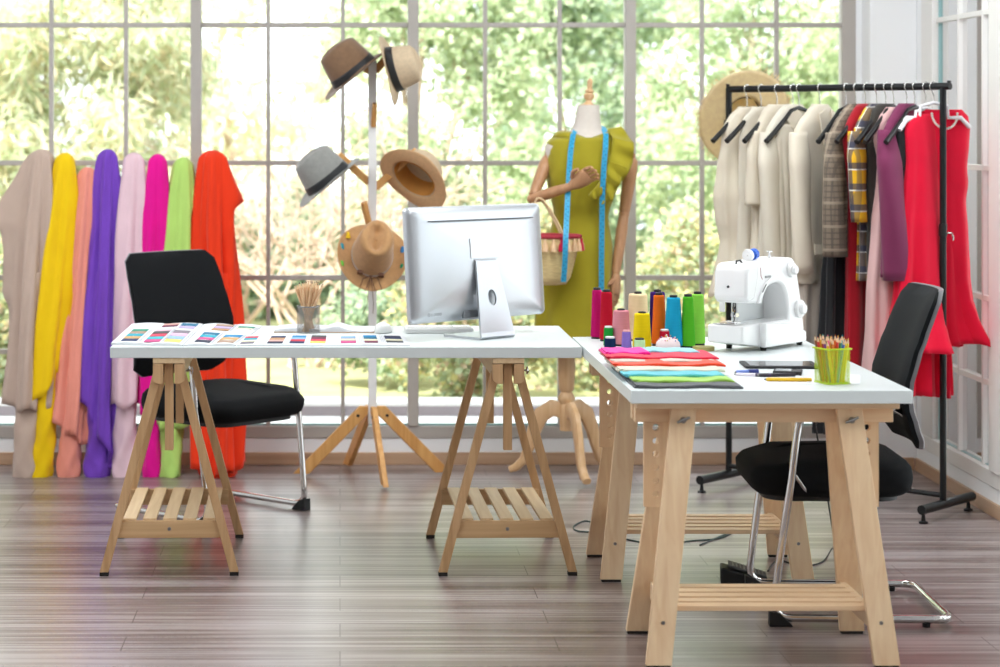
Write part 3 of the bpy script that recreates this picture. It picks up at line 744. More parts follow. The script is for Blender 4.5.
MB().lathe([(.001, 0), (.037, 0), (.040, .004), (.036, .014), (.02, .022), (.013, .03), (.012, .036), (.021, .045), (.022, .058), (.013, .066), (.019, .070), (.019, .075), (.010, .082), (.012, .094), (.010, .104), (.012, .110), (.007, .122), (.001, .126)], 20, A, mc(109)+Vector((0, 0, .0)), caps=False).build('neck_finial', M_stand, df, smooth=50)
sk = Vector((fx(566.5, Yd), Yd, 0))
MB().lathe([(.001, .195), (.026, .195), (.028, .205), (.026, .215), (.029, .22), (.029, .30), (.026, .305), (.032, .315), (.036, .325), (.030, .34), (.022, .352), (.030, .362), (.032, .38), (.036, .44), (.034, .50), (.026, .56), (.020, .60), (.03, .61), (.03, .62), (.016, .64), (.016, .78)], 24, None, sk, caps=False).build('turned_post', M_stand, df, smooth=50)
for ang in (158, -76, 34):
    a = math.radians(ang); d = Vector((math.cos(a), math.sin(a), 0)); t = Vector((-d.y, d.x, 0))
    path = [(.012, .275, .065), (.06, .285, .068), (.105, .255, .066), (.135, .195, .056), (.155, .13, .044), (.178, .07, .036), (.21, .036, .034), (.24, .024, .026)]
    rings = []
    for i, (r_, z, th) in enumerate(path):
        p = sk+d*r_+Vector((0, 0, z)); 
        q0 = path[max(0, i-1)]; q1 = path[min(len(path)-1, i+1)]; dr = Vector((q1[0]-q0[0], q1[1]-q0[1])).normalized(); nr = d*(-dr.y)+Vector((0, 0, dr.x))
        w_ = .016
        rings.append([p+t*(w_*cx)+nr*(th/2*cz) for cx, cz in ((-.6, -1), (.6, -1), (1, -.6), (1, .6), (.6, 1), (-.6, 1), (-1, .6), (-1, -.6))])
    MB().loft(rings).build('foot', M_stand, df, smooth=50)
# dress
M_dress = fabric('olive_green', '#aca024', trans=.08)
dr = [(137.5, 34, 24), (142, 38.5, 25.5), (150, 39.5, 27), (160, 39, 30), (172, 38, 32), (184, 35.5, 31), (197, 31.5, 27.5), (210, 27.5, 24), (217, 27, 23.5), (228, 29, 26), (245, 33, 30), (265, 35, 33), (290, 37, 35), (315, 38.5, 36), (335, 39, 37), (350, 39, 37)]
rings = []
for y, a, b in dr:
    g = smoothstep(225, 340, y)
    rings.append(ell(mc(y), pxm(a), pxm(b), 72, f=lambda an: g*(.035*math.sin(6*an+.6)+.025*math.sin(9*an+2))))
k = MB(); k.loft(rings, False, False)
# neckline: close the shoulders with a broad boat neck
sh = []
for q, yy in ((1.0, 137.5), (.93, 133.5), (.80, 131.0)):
    sh.append([Vector((mc(yy).x+(p.x-mc(137.5).x)*q, Yd+(p.y-Yd)*q, mc(yy).z-(.030*max(0, 1-abs((p.x-mc(137.5).x)/pxm(26))) if q < 1 else .0))) for p in rings[0]])
k.loft(sh[::1], False, False)
dress = k.build('dress', M_dress, df, smooth=80, solid=.002)
# seam at the waist and the ruffle from the left shoulder
k = MB()
def ruffle(pts, width, waves, amp, seed):
    r = random.Random(seed); rows = []; m_ = 60
    P_ = [Vector(p) for p in pts]; L_ = len(P_)-1
    for i in range(m_+1):
        t = i/m_*L_; a = min(int(t), L_-1); f = t-a; c = P_[a].lerp(P_[a+1], f); tt = (P_[a+1]-P_[a]).normalized()
        out = Vector((width[a][0], 0, width[a][1])).lerp(Vector((width[min(a+1, len(width)-1)][0], 0, width[min(a+1, len(width)-1)][1])), f)
        row = []
        for s_ in range(7):
            q = s_/6; row.append(c+out*q+Vector((0, -.012-amp*q*(1+math.sin(i/m_*waves*2*PI+seed))-.02*q*(1-q), 0)))
        rows.append(row)
    V = [p for r_ in rows for p in r_]; F = []
    for i in range(m_):
        for s_ in range(6): a = i*7+s_; F.append((a, a+1, a+8, a+7))
    k.add(V, F)
z0 = Yd-pxm(24)
ruffle([at(607, 129, Yd-.03), at(612, 138, z0-.02), at(611, 152, z0-.03), at(607, 163, z0-.035)], [(.055, .01), (.085, -.02), (.085, -.045), (.06, -.075)], 2.5, .013, 1)
ruffle([at(608, 160, z0-.035), at(605, 172, z0-.04), at(604, 188, z0-.035), at(603, 198, z0-.03)], [(.07, -.03), (.055, -.05), (.03, -.05), (-.01, -.025)], 3, .012, 2)
ruffle([at(606, 172, z0-.04), at(596, 186, z0-.036), at(588, 195, z0-.03)], [(.0, -.05), (.012, -.045), (.02, -.02)], 2, .01, 3)
k.build('ruffle', M_dress, df, smooth=80, solid=.002)
# jointed wooden arms
def limb(name, pts, rs):
    o = MB().tube(pts, rs, 14).build(name, M_mwood, df, smooth=60); return o
def ball(p, r_): return MB().lathe([(.0005, -r_)]+[(r_*math.cos(a), r_*math.sin(a)) for a in [math.radians(t) for t in range(-75, 90, 15)]]+[(.0005, r_)], 14, None, p, caps=False)
# left in the photo: bent across the front
S1 = at(548, 158, Yd-.01); E1 = at(532, 199, Yd-.10); W1 = at(569, 187, Yd-.20); 
limb('upper_arm', [S1+Vector((0, 0, .012)), S1, S1.lerp(E1, .25), S1.lerp(E1, .6), E1.lerp(S1, .08)], [.010, .024, .027, .024, .020])
ball(S1+Vector((.004, 0, .016)), .018).build('shoulder_ball', M_mwood, df, smooth=60)
ball(E1, .021).build('elbow_ball', M_mwood, df, smooth=60)
limb('forearm', [E1.lerp(W1, .05), E1.lerp(W1, .3), E1.lerp(W1, .75), W1], [.020, .023, .020, .016])
def hand(W, dirn, palm_n, side, curl, name='hand'):
    """palm and five separate jointed fingers; dirn wrist to knuckles, side points to the thumb"""
    d = Vector(dirn).normalized(); s_ = Vector(side); s_ = (s_-d*s_.dot(d)).normalized(); n_ = d.cross(s_)
    if n_.dot(Vector(palm_n)) < 0: n_ = -n_
    h = MB().loft([[W+d*q+s_*(a*math.cos(t))+n_*(b*math.sin(t)) for t in [2*PI*j/16 for j in range(16)]] for q, a, b in ((-.004, .012, .012), (.006, .019, .015), (.03, .030, .018), (.06, .036, .017), (.082, .035, .014), (.088, .028, .010))]).build(name, M_mwood, df, smooth=60)
    L_ = [.062, .07, .066, .052]
    for i in range(4):
        o0 = W+d*.084+s_*(.027-.018*i); cur = o0; ang = 0; k = MB()
        for q, f in enumerate((.45, .3, .25)):
            ang += curl[q]; dd = d*math.cos(ang)+n_*math.sin(ang); nx = cur+dd*L_[i]*f
            k.tube([cur, cur.lerp(nx, .5), nx.lerp(cur, .06)], [.0075-.001*q, .0078-.001*q, .0066-.001*q], 9); cur = nx
        k.build('finger', M_mwood, h, smooth=60)
    o0 = W+d*.028+s_*.026; m1 = o0+(d*.6+s_*.75+n_*.3).normalized()*.032; m2 = m1+(d*.9+s_*.1+n_*.45).normalized()*.03
    MB().tube([o0, m1], [.0095, .0085], 9).tube([m1, m2], [.0085, .0065], 9).build('thumb', M_mwood, h, smooth=60)
ball(W1, .016).build('wrist_ball', M_mwood, df, smooth=60)
hand(W1+(W1-E1).normalized()*.006, (at(600, 167, Yd-.24)-W1), (.8, -.2, .3), (-.5, -.3, .8), (.3, .7, .5))
S2 = at(632, 160, Yd); E2 = at(624, 214, Yd+.0); W2 = at(616, 272, Yd-.06)
limb('upper_arm', [S2+Vector((0, 0, .012)), S2, S2.lerp(E2, .25), S2.lerp(E2, .7), E2.lerp(S2, .05)], [.010, .024, .029, .025, .022])
ball(S2+Vector((-.004, 0, .016)), .018).build('shoulder_ball', M_mwood, df, smooth=60)
ball(E2, .022).build('elbow_ball', M_mwood, df, smooth=60)
limb('forearm', [E2.lerp(W2, .04), E2.lerp(W2, .3), E2.lerp(W2, .8), W2], [.020, .024, .020, .017])
ball(W2, .016).build('wrist_ball', M_mwood, df, smooth=60)
hand(W2-Vector((0, 0, .004)), (-.04, -.05, -1), (-.5, -.8, 0), (-.5, -.8, 0.0), (.12, .2, .2))
# tape measure round the neck
M_tape = mat('blue_measuring_tape', '#2fa3cf', .5, var=.03); M_ink = mat('tape_print', '#174a68', .6)
tm = thing('tape_measure', 'bright blue measuring tape hanging round the neck of the dress form', 'tape measure', mc(128))
def ribbon(k, pts, w_, sd_, th=.0008):
    V = []
    for p in pts: V += [p-sd_*w_/2+Vector((0, -th, 0)), p+sd_*w_/2+Vector((0, -th, 0)), p+sd_*w_/2+Vector((0, th, 0)), p-sd_*w_/2+Vector((0, th, 0))]
    F = []
    for i in range(len(pts)-1):
        for j in range(4): F.append((i*4+j, i*4+(j+1) % 4, i*4+4+(j+1) % 4, i*4+4+j))
    F += [(3, 2, 1, 0), tuple(len(pts)*4-4+j for j in range(4))]; k.add(V, F)
zf = Yd-pxm(34)
left = [mc(123)+Vector((-.03, .06, .0)), at(577, 127, Yd+.0), at(573, 135, Yd-.09), at(571, 148, zf-.012), at(569.5, 165, zf-.022), at(568, 190, zf-.04), at(567, 212, zf-.10), at(566, 232, zf-.185), at(565.5, 245, zf-.20), at(565, 262, zf-.19), at(563.5, 282, zf-.17)]
right = [mc(123)+Vector((.03, .06, .0)), at(603, 127, Yd+.0), at(606, 135, Yd-.09), at(605.5, 148, zf-.012), at(604, 165, zf-.022), at(602.5, 190, zf-.022), at(602, 220, zf-.012), at(601.5, 260, zf-.02), at(601.5, 291, zf-.03)]
k = MB(); path = left[::-1]+[mc(122)+Vector((0, .075, .005))]+right
ribbon(k, path, pxm(5.2), Vector((1, 0, 0))); k.build('tape', M_tape, tm, smooth=40)
for side_ in (left, right):
    k = MB()
    for a, b in zip(side_[2:], side_[3:]):
        L_ = (b-a).length; m_ = int(L_/.0125)
        for i in range(m_):
            p = a.lerp(b, i/m_)+Vector((-.004 if i % 2 else .003, -.0014, 0)); k.box(p, (.007 if i % 2 else .010, .0006, .0022))
    k.build('tape_marks', M_ink, tm, smooth=0)
# straw basket hanging from the bent arm
M_straw = mat('natural_straw', '#ecca92', .85, var=.18, scale=40, stretch=(1, 1, 5), bump=.8, bscale=120); M_rose = mat('rose_wool_trim', '#a8323f', .9, var=.15, scale=60)
bc = at(547, 262, Yd-.22)
bk = thing('straw_basket', 'straw basket with a red tasselled rim hanging from the arm of the dress form', 'basket', bc+Vector((0, 0, -.09)))
rings = []
for z, a, b in ((-.088, .045, .035), (-.085, .075, .055), (-.06, .092, .068), (0, .108, .078), (.06, .122, .085), (.10, .13, .09)):
    rings.append([bc+Vector((math.cos(2*PI*j/36)*a, math.sin(2*PI*j/36)*b, z)) for j in range(36)])
MB().loft(rings, True, False).build('basket_body', M_straw, bk, smooth=60, solid=.004)
k = MB(); k.tube([bc+Vector((math.cos(2*PI*j/36)*.131, math.sin(2*PI*j/36)*.091, .103)) for j in range(36)], .008, 8, closed=True); k.build('rim', M_rose, bk, smooth=60)
kk = (mat('crimson_wool', '#c3143e', .9), mat('pale_raffia', '#e2bd95', .9, var=.15))
for j in range(26):
    a = 2*PI*j/26; p = bc+Vector((math.cos(a)*.137, math.sin(a)*.097, .092)); q = MB()
    q.lathe([(.002, .004), (.006, 0), (.005, -.008), (.010, -.02), (.013, -.046), (.001, -.046)], 8, None, p, caps=False); o = q.build('tassel', kk[0 if j % 4 == 1 else 1], bk, smooth=60)
    if j % 4 == 1: o['label'] = 'crimson tassel'
for s in (-1, 1):
    k = MB().tube(arc_pts(bc+Vector((-.055, s*.082, .10)), E1+Vector((-.02, s*.02, .16)), bc+Vector((.065, s*.08, .10)), 14), .0045, 7).build('handle', mat('rope_handle', '#cdb08a', .9, var=.15), bk, smooth=60)
# ================================================================ THINGS ON THE COMPUTER TABLE
def desk(px, py, z=0): return on(px, py, TT+z)
# ---- all-in-one computer seen from behind
M_alu = mat('brushed_aluminium', '#c3c6ca', .36, metal=.8, var=.01, scale=4)
M_alu_dark = mat('dark_slot', '#3c3f44', .5)
yaw = math.radians(42); mon = thing('desktop_computer', 'silver all-in-one computer seen from behind, standing on the white table', 'computer', (.460, 7.45, TT), yaw)
W_, H_ = .635, .378; zb = .060; tilt = Matrix.Rotation(math.radians(-4), 4, 'X')
def scr(x, y, z): # screen frame: x across, y towards the back of the set (-y), z from lower edge
    p = tilt @ Vector((x, y, z-.19)); return Vector((p.x, p.y, p.z+zb+.19))
rings = []
P = rounded_rect(W_, H_, .018, 5)
for y, s_ in ((.024, .985), (.022, 1), (.012, 1), (.004, .992), (-.006, .95), (-.016, .86), (-.024, .7), (-.029, .45), (-.031, .2)):
    # flat edges, bulging centre: inset by an absolute amount
    ring = []
    for x, z in P: ring.append(scr(x*s_ if s_ < .9 else x-(W_/2*(1-s_))*(1 if x > 0 else -1), y, z*s_+H_/2))
    rings.append(ring)
body = MB().loft(rings).build('back_cover', M_alu, mon, world=False, smooth=50)
MB().loft([[scr(x*.96, .0245+dy, z*.96+H_/2) for x, z in P] for dy in (0, .001)]).build('screen', mat('screen_glass', '#0b0c0e', .1), mon, world=False)
MB().bb(-.20, .20, -.0205, -.012, .325, .3275).build('slot', M_alu_dark, body, world=False)
k = MB(); V = [scr(x, y, z) for x, y, z in ((-.195, -.0225, .3105), (.195, -.0225, .3105), (.195, -.0225, .3135), (-.195, -.0225, .3135))]
bpy.data.objects.remove([c for c in body.children][0])
def slab(x0, x1, z0, z1, y0, y1):
    return MB().loft([[scr(x, y, z) for x, z in ((x0, z0), (x1, z0), (x1, z1), (x0, z1))] for y in (y0, y1)])
slab(-.245, .245, .328, .3312, -.030, -.005).build('slot', M_alu_dark, mon, world=False)
slab(-.066, .066, .203, .268, -.0335, -.02).build('hinge_plate', mat('light_aluminium_plate', '#e4e6e8', .35, metal=.6), mon, world=False, bevel=.001)
slab(-.10, .10, .008, .03, -.0215, -.01).build('memory_cover', mat('grey_rubber_strip', '#6f7276', .5), mon, world=False, bevel=.001)
# stand: bent sheet with an oval cable hole in the leaning leg
th = .008; rows = []
path = [(.005, .262), (-.022, .258), (-.035, .250), (-.040, .226), (-.086, .018), (-.091, .006), (-.085, .0005), (-.07, 0), (.08, 0)]
wid = [.050, .050, .050, .052, .078, .080, .080, .080, .082]
def stand_w(i): return wid[i]
leg_a = Vector((0, -.047, .215)); leg_b = Vector((0, -.124, .02))
k = MB()
def strip(i0, i1, pts, wd_):
    rings = []
    for i in range(i0, i1+1):
        y, z = pts[i]; a = pts[max(i-1, 0)]; b_ = pts[min(i+1, len(pts)-1)]
        d = Vector((b_[0]-a[0], b_[1]-a[1])).normalized(); n_ = Vector((-d.y, d.x))*th/2
        rings.append([Vector((-wd_[i], y+n_.x, z+n_.y+.004)), Vector((wd_[i], y+n_.x, z+n_.y+.004)), Vector((wd_[i], y-n_.x, z-n_.y+.004)), Vector((-wd_[i], y-n_.x, z-n_.y+.004))])
    return rings
k.loft(strip(0, 3, path, wid)); k.loft(strip(4, 8, path, wid))
# leg plate between with the hole
a = Vector((0, path[3][0], path[3][1]+.004)); b_ = Vector((0, path[4][0], path[4][1]+.004)); d = (b_-a); Lg = d.length; d.normalize(); nn = Vector((0, d.z, -d.y))*th/2
def lp(u, v, s_): return a+d*(v*Lg)+Vector((u, 0, 0))+nn*s_
N = 32; hc, hu, hv = .46, .019, .125
ro = []; ri = []
for j in range(N):
    t = 2*PI*j/N; cu, cv = math.cos(t), math.sin(t); q = 1/max(abs(cu), abs(cv)); U = cu*q; Vv = cv*q
    v = .5+Vv*.5; w_ = wid[3]+(wid[4]-wid[3])*v; ro.append((U*w_, v)); ri.append((cu*hu, hc+cv*hv))
V = [lp(u, v, 1) for u, v in ro]+[lp(u, v, 1) for u, v in ri]+[lp(u, v, -1) for u, v in ro]+[lp(u, v, -1) for u, v in ri]; F = []
for j in range(N):
    j2 = (j+1) % N; F += [(j, j2, N+j2, N+j), (2*N+j, 3*N+j, 3*N+j2, 2*N+j2), (N+j, N+j2, 3*N+j2, 3*N+j), (j, 2*N+j, 2*N+j2, j2)]
k.add(V, F); k.build('stand', M_alu, mon, world=False, smooth=25)
# faint stencilled number low on the cover
fc = bpy.data.curves.new('serial_number', 'FONT'); fc.body = '81388'; fc.size = .026; fc.extrude = .0002; fc.shear = .2
fo = bpy.data.objects.new('serial_number', fc); COL.objects.link(fo); fo.parent = mon
fo.data.materials.append(mat('faint_grey_print', '#9a9da1', .5)); p = scr(-.265, -.019, .022)
bpy.context.view_layer.update(); me = bpy.data.meshes.new_from_object(fo); me.transform(Matrix.Translation(p) @ Matrix.Rotation(math.radians(76), 4, 'X')); bpy.data.objects.remove(fo)
fo = bpy.data.objects.new('serial_number', me); COL.objects.link(fo); fo.parent = mon
# ---- keyboard, mouse, notebook
M_plastic = mat('white_plastic', '#e8e8e6', .35, var=.01)
kb = thing('keyboard', 'slim white keyboard lying behind the foot of the computer', 'keyboard', (.335, 7.62, TT), math.radians(2))
k = MB(); k.prism([(-.115, 0), (.115, 0), (.115, .018), (-.115, .018)], -.055, .055); k.build('case', M_plastic, kb, world=False, bevel=.005, seg=3)
k = MB()
for r_ in range(5):
    for c in range(14): k.bb(-.108+c*.0155, -.108+c*.0155+.0135, -.047+r_*.019, -.047+r_*.019+.0165, .018, .0205)
o = k.build('keys', mat('white_keys', '#f3f3f2', .4), kb, world=False, smooth=0); o['kind'] = 'stuff'
ms = thing('computer_mouse', 'white computer mouse on the table left of the computer', 'mouse', (.148, 7.60, TT), math.radians(75))
k = MB(); k.loft([[Vector((math.cos(2*PI*j/28)*.052*s_, math.sin(2*PI*j/28)*.030*s_, z-(.006*(math.cos(2*PI*j/28)) if z > .01 else 0))) for j in range(28)] for z, s_ in ((0, .86), (.005, .98), (.012, 1), (.02, .93), (.027, .75), (.031, .48), (.032, .1))])
k.build('shell', M_plastic, ms, world=False, smooth=70)
MB().bb(.02, .034, -.003, .003, .022, .0295).build('scroll_wheel', mat('grey_wheel', '#9b9b9b', .5), ms, world=False, bevel=.001)
M_paper = mat('white_paper', '#e4e6ea', .7, var=.01)
nb = thing('notebook', 'open notebook with white pages lying behind the pencil pot', 'notebook', (-.02, 7.68, TT), math.radians(-3))
MB().bb(-.20, .14, -.09, .09, 0, .003).build('cover', mat('tan_card_cover', '#b59675', .8), nb, world=False, bevel=.0008)
for sx, w0, w1, h0, h1 in ((-1, -.198, -.03, .012, .014), (1, -.03, .138, .018, .006)):
    rings = []
    for i in range(11):
        t = i/10; x = w0+(w1-w0)*t; q = (1-t) if sx < 0 else t; hh = .006+.014*math.exp(-((q-.25)/.22)**2)*1.0 if sx > 0 else .010+.004*math.sin(PI*t)
        rings.append([Vector((x, -.087, .003)), Vector((x, .087, .003)), Vector((x, .087, hh)), Vector((x, -.087, hh))])
    MB().loft(rings).build('page_block', M_paper, nb, world=False, smooth=40)
# ---- pencil pot with plain pencils
def mesh_mat(name, col, sc, fill=.42, diamond=True):
    """woven wire mesh: real holes are too fine to model, so the sheet itself is perforated"""
    m, nt, b = base(name); N = nt.nodes; L = nt.links
    b.inputs['Base Color'].default_value = lin(col); b.inputs['Roughness'].default_value = .35; b.inputs['Metallic'].default_value = .3
    tc = N.new('ShaderNodeTexCoord'); mp = N.new('ShaderNodeMapping'); mp.inputs['Scale'].default_value = (sc, sc, sc)
    if diamond: mp.inputs['Rotation'].default_value = (0, 0, math.radians(45))
    L.new(tc.outputs['UV'], mp.inputs[0]); sx = N.new('ShaderNodeSeparateXYZ'); L.new(mp.outputs[0], sx.inputs[0])
    ms_ = []
    for i in (0, 1):
        fr = N.new('ShaderNodeMath'); fr.operation = 'FRACT'; L.new(sx.outputs[i], fr.inputs[0])
        lt = N.new('ShaderNodeMath'); lt.operation = 'LESS_THAN'; L.new(fr.outputs[0], lt.inputs[0]); lt.inputs[1].default_value = fill; ms_.append(lt)
    mx = N.new('ShaderNodeMath'); mx.operation = 'MAXIMUM'; L.new(ms_[0].outputs[0], mx.inputs[0]); L.new(ms_[1].outputs[0], mx.inputs[1])
    t = N.new('ShaderNodeBsdfTransparent'); s_ = N.new('ShaderNodeMixShader'); L.new(mx.outputs[0], s_.inputs[0]); L.new(t.outputs[0], s_.inputs[1]); L.new(b.outputs[0], s_.inputs[2])
    L.new(s_.outputs[0], N['Material Output'].inputs[0]); return m
def mesh_wall(name, outline, h, mat_, parent, z0=0):
    """vertical mesh wall over a closed outline, unwrapped by length"""
    n = len(outline); acc = [0]
    for i in range(n): a = outline[i]; b_ = outline[(i+1) % n]; acc.append(acc[-1]+math.hypot(b_[0]-a[0], b_[1]-a[1]))
    me = bpy.data.meshes.new(name); V = []; F = []; uv = []
    for i in range(n+1): x, y = outline[i % n]; V += [(x, y, z0), (x, y, h)]
    for i in range(n): F.append((2*i, 2*i+2, 2*i+3, 2*i+1)); uv += [(acc[i], z0), (acc[i+1], z0), (acc[i+1], h), (acc[i], h)]
    me.from_pydata(V, [], F); l = me.uv_layers.new(); 
    for i, q in enumerate(uv): l.data[i].uv = q
    me.materials.append(mat_); me.polygons.foreach_set('use_smooth', [True]*len(F)); me.set_sharp_from_angle(angle=.6)
    o = bpy.data.objects.new(name, me); COL.objects.link(o); o.parent = parent; return o
pot = desk(308.5, 332.5)
pp = thing('pencil_pot', 'round grey wire mesh pencil pot on the computer table', 'pencil pot', pot)
circ = [(math.cos(2*PI*j/32)*.039, math.sin(2*PI*j/32)*.039) for j in range(32)]
M_gwire = mat('grey_pot_wire', '#8b8a88', .35, metal=.6)
mesh_wall('mesh_wall', circ, .088, mesh_mat('grey_wire_mesh', '#8f8d8a', 420, .27), pp)
for z, nm in ((.002, 'base_ring'), (.089, 'rim_ring')):
    k = MB(); k.tube([Vector((x, y, z)) for x, y in circ], .0022, 6, closed=True)
    if z < .01: k.lathe([(.0001, .001), (.038, .001), (.038, .003), (.0001, .003)], 24, None, (0, 0, 0), caps=False)
    k.build(nm, M_gwire, pp, world=False, smooth=60)
def pencil(label, loc, tip, l, r_, mats, group, name='pencil', hexn=6):
    """pencil from foot point towards tip; parts: body, sharpened wood, lead"""
    d = Vector(tip).normalized(); A = axis_matrix(d)
    t = thing(name, label, 'pencil', loc, group=group)
    MB().lathe([(r_, 0), (r_, l*.88)], hexn, A, loc).build('barrel', mats[0], t, smooth=0)
    MB().lathe([(r_, l*.88), (r_*.35, l*.965)], 8, A, loc, caps=False).build('sharpened_wood', mats[1], t, smooth=60)
    MB().lathe([(r_*.36, l*.963), (r_*.08, l)], 8, A, loc).build('lead', mats[2], t, smooth=60)
    return t
M_pw = mat('plain_pencil_wood', '#dcb58b', .6, var=.06); M_tipw = mat('sharpened_cedar', '#e6c49b', .7); M_graph = mat('graphite', '#3a3a3d', .4, metal=.3)
r = random.Random(4)
seen = set(); first = None
for i in range(30):
    a = i*2.399; q = math.sqrt((i+.5)/30); top = Vector((math.cos(a)*q*.056, math.sin(a)*q*.034, .0)); bot = Vector((-math.cos(a+.7)*q*.022, math.sin(a)*q*.018, 0))
    d = (top-bot)+Vector((0, 0, .16)); L_ = r.uniform(.168, .185)
    if first is None: first = pencil('plain natural wood pencil standing in the round grey mesh pot', pot+bot+Vector((0, 0, .004)), d, L_, .0036, (M_pw, M_tipw, M_graph), 'plain pencils in the grey pot'); d0 = d
    else:
        c = copy_thing(first); c.location = pot+bot+Vector((0, 0, .004)); c.rotation_euler = d0.rotation_difference(d).to_euler(); c.scale = (1, 1, 1)
# ---- swatch books along the front edge
SW = ['#2e8f74', '#a98c78', '#18a0b8', '#c9a06a', '#23345c', '#d8a79c', '#7a3550', '#e5c0cd', '#4a4a4c', '#d6405c', '#3fb0bd', '#c94f86', '#1f6f92', '#b7a6cf', '#7d7680', '#d9b0c9', '#8fb4d6', '#ead36e', '#2b3f78', '#b98e68', '#232a44', '#d23b4d', '#7a1f45', '#d7cdbd', '#1d84b8', '#e9e2c4']
def swatch_sheet(label, p0, p1, p2, p3, groups, lift=.004, fold=None, group='fabric swatch sheets', bow=.004):
    """quadrilateral sheet with corners near-left, near-right, far-right, far-left on the table; groups: (u0,u1,v0,v1,colours)"""
    c = (p0+p1+p2+p3)/4; t = thing('swatch_book', label, 'swatch book', Vector((c.x, c.y, TT)), group=group)
    def S(u, v):
        a = p0.lerp(p1, u); b_ = p3.lerp(p2, u); q = a.lerp(b_, v); z = lift+bow*abs(math.sin(u*PI*2)); return Vector((q.x, q.y, TT+z))
    n = 24; k = MB(); rings = []
    for i in range(n+1):
        u = i/n; rings.append([Vector((S(u, 0).x, S(u, 0).y, TT+.0005)), S(u, 0), S(u, 1), Vector((S(u, 1).x, S(u, 1).y, TT+.0005))])
    k.loft(rings); k.build('pages', M_paper, t, smooth=40)
    k = MB(); cols = []
    for (u0, u1, v0, v1, cs) in groups:
        for i, c_ in enumerate(cs):
            col = SW[c_]; 
            if col not in cols: cols.append(col)
            k.m = cols.index(col); m_ = len(cs); a = v0+(v1-v0)*i/m_; b_ = v0+(v1-v0)*(i+.82)/m_
            V = []; 
            for dz in (.0004, .002):
                for (u, v) in ((u0, a), (u1, a), (u1, b_), (u0, b_)): V.append(S(u, v)+Vector((0, 0, dz)))
            k.add(V, [(3, 2, 1, 0), (4, 5, 6, 7), (0, 1, 5, 4), (1, 2, 6, 5), (2, 3, 7, 6), (3, 0, 4, 7)])
    for g in groups:
        pass
    o = k.build('fabric_swatches', [mat('swatch_'+c_[1:], c_, .85, var=.05) for c_ in cols], t, smooth=0); o['kind'] = 'stuff'
    k = MB()
    for (u0, u1, v0, v1, cs) in groups:
        for j in range(4):
            uu = u1+.022+j*.010; V = []
            if uu+.004 > .99: continue
            for dz in (.0003, .0009):
                for (u, v) in ((uu, v0), (uu+.003, v0), (uu+.003, v1), (uu, v1)): V.append(S(u, v)+Vector((0, 0, dz)))
            k.add(V, [(3, 2, 1, 0), (4, 5, 6, 7), (0, 1, 5, 4), (1, 2, 6, 5), (2, 3, 7, 6), (3, 0, 4, 7)])
    if k.f: o = k.build('printed_lines', mat('grey_print_lines', '#b9bcc4', .8), t, smooth=0); o['kind'] = 'stuff'
    return t
swatch_sheet('fabric swatch book opened at the left end of the computer table', desk(111, 344.8), desk(183, 346.3), desk(203, 325.5), desk(132, 325.5),
    [(.12, .34, .05, .66, [4, 3, 2, 1, 0]), (.44, .66, .04, .70, [11, 10, 9, 8, 7]), (.47, .69, .80, .97, [6, 5]), (.72, .94, .05, .62, [17, 16, 15, 14]), (.73, .95, .70, .98, [13, 12])], lift=.006)
swatch_sheet('fabric swatch book right of the leftmost one, its rear edge at the table back', desk(184, 346.3), desk(236, 346.3), desk(262, 327), desk(204, 325.5),
    [(.17, .46, .06, .55, [20, 11, 2, 12]), (.25, .55, .64, .97, [19, 13, 1]), (.60, .92, .05, .45, [1, 3, 24]), (.66, .94, .72, .88, [23, 0])], lift=.005)
swatch_sheet('long strip of fabric swatches lying in front of the pencil pot', desk(237, 346.2), desk(410, 346.2), desk(404, 336.5), desk(246, 336.5),
    [(.012, .09, .1, .85, [14, 25, 2, 21]), (.17, .26, .08, .85, [20, 5, 19, 4]), (.30, .385, .1, .9, [4, 21, 16, 24]), (.42, .51, .15, .95, [17, 9, 6, 8]), (.60, .69, .12, .85, [11, 23, 16]), (.74, .82, .15, .92, [6, 25, 12, 24]), (.87, .97, .2, .9, [8, 25, 4, 20])], lift=.004, bow=.002)

# ================================================================ THINGS ON THE SEWING TABLE
def strands(k, prof, n, A=None, o=(0, 0, 0)): pass
CG = 'thread cones on the sewing table'
M_cone = mat('black_cone_core', '#1c1a1c', .5)
def thread_cone(label, px, py, h_px, wb, wt, col, dark=True):
    b_ = desk(px, py); s_ = b_.y/FPX; h = h_px*s_; rb = wb*s_/2; rt_ = wt*s_/2
    t = thing('thread_cone', label, 'thread cone', b_, group=CG)
    MB().lathe([(.0001, 0), (rb*.93, 0), (rb*.93, .006), (.0001, .006)], 20, None, b_, caps=False).build('cone_base', M_cone, t, smooth=40)
    k = MB(); prof = [(rb*.9, .0055), (rb, .009)]; m_ = 60
    for i in range(m_+1):
        q = i/m_; prof.append((rb+(rt_-rb)*q+(.0006 if i % 2 else 0), .010+(h*.93-.010)*q))
    prof += [(rt_*.93, h*.95), (rt_*.5, h*.955)]
    k.lathe(prof, 28, None, b_); k.build('thread', mat('thread_'+col[1:], col, .85, var=.06, scale=200, spec=.15, stretch=(.05, .05, 3)), t, smooth=80)
    MB().lathe([(.012, h*.93), (.0125, h*.99), (.011, h), (.007, h), (.007, h*.97), (.0001, h*.97)], 18, None, b_, caps=False).build('core_tip', M_cone, t, smooth=40)
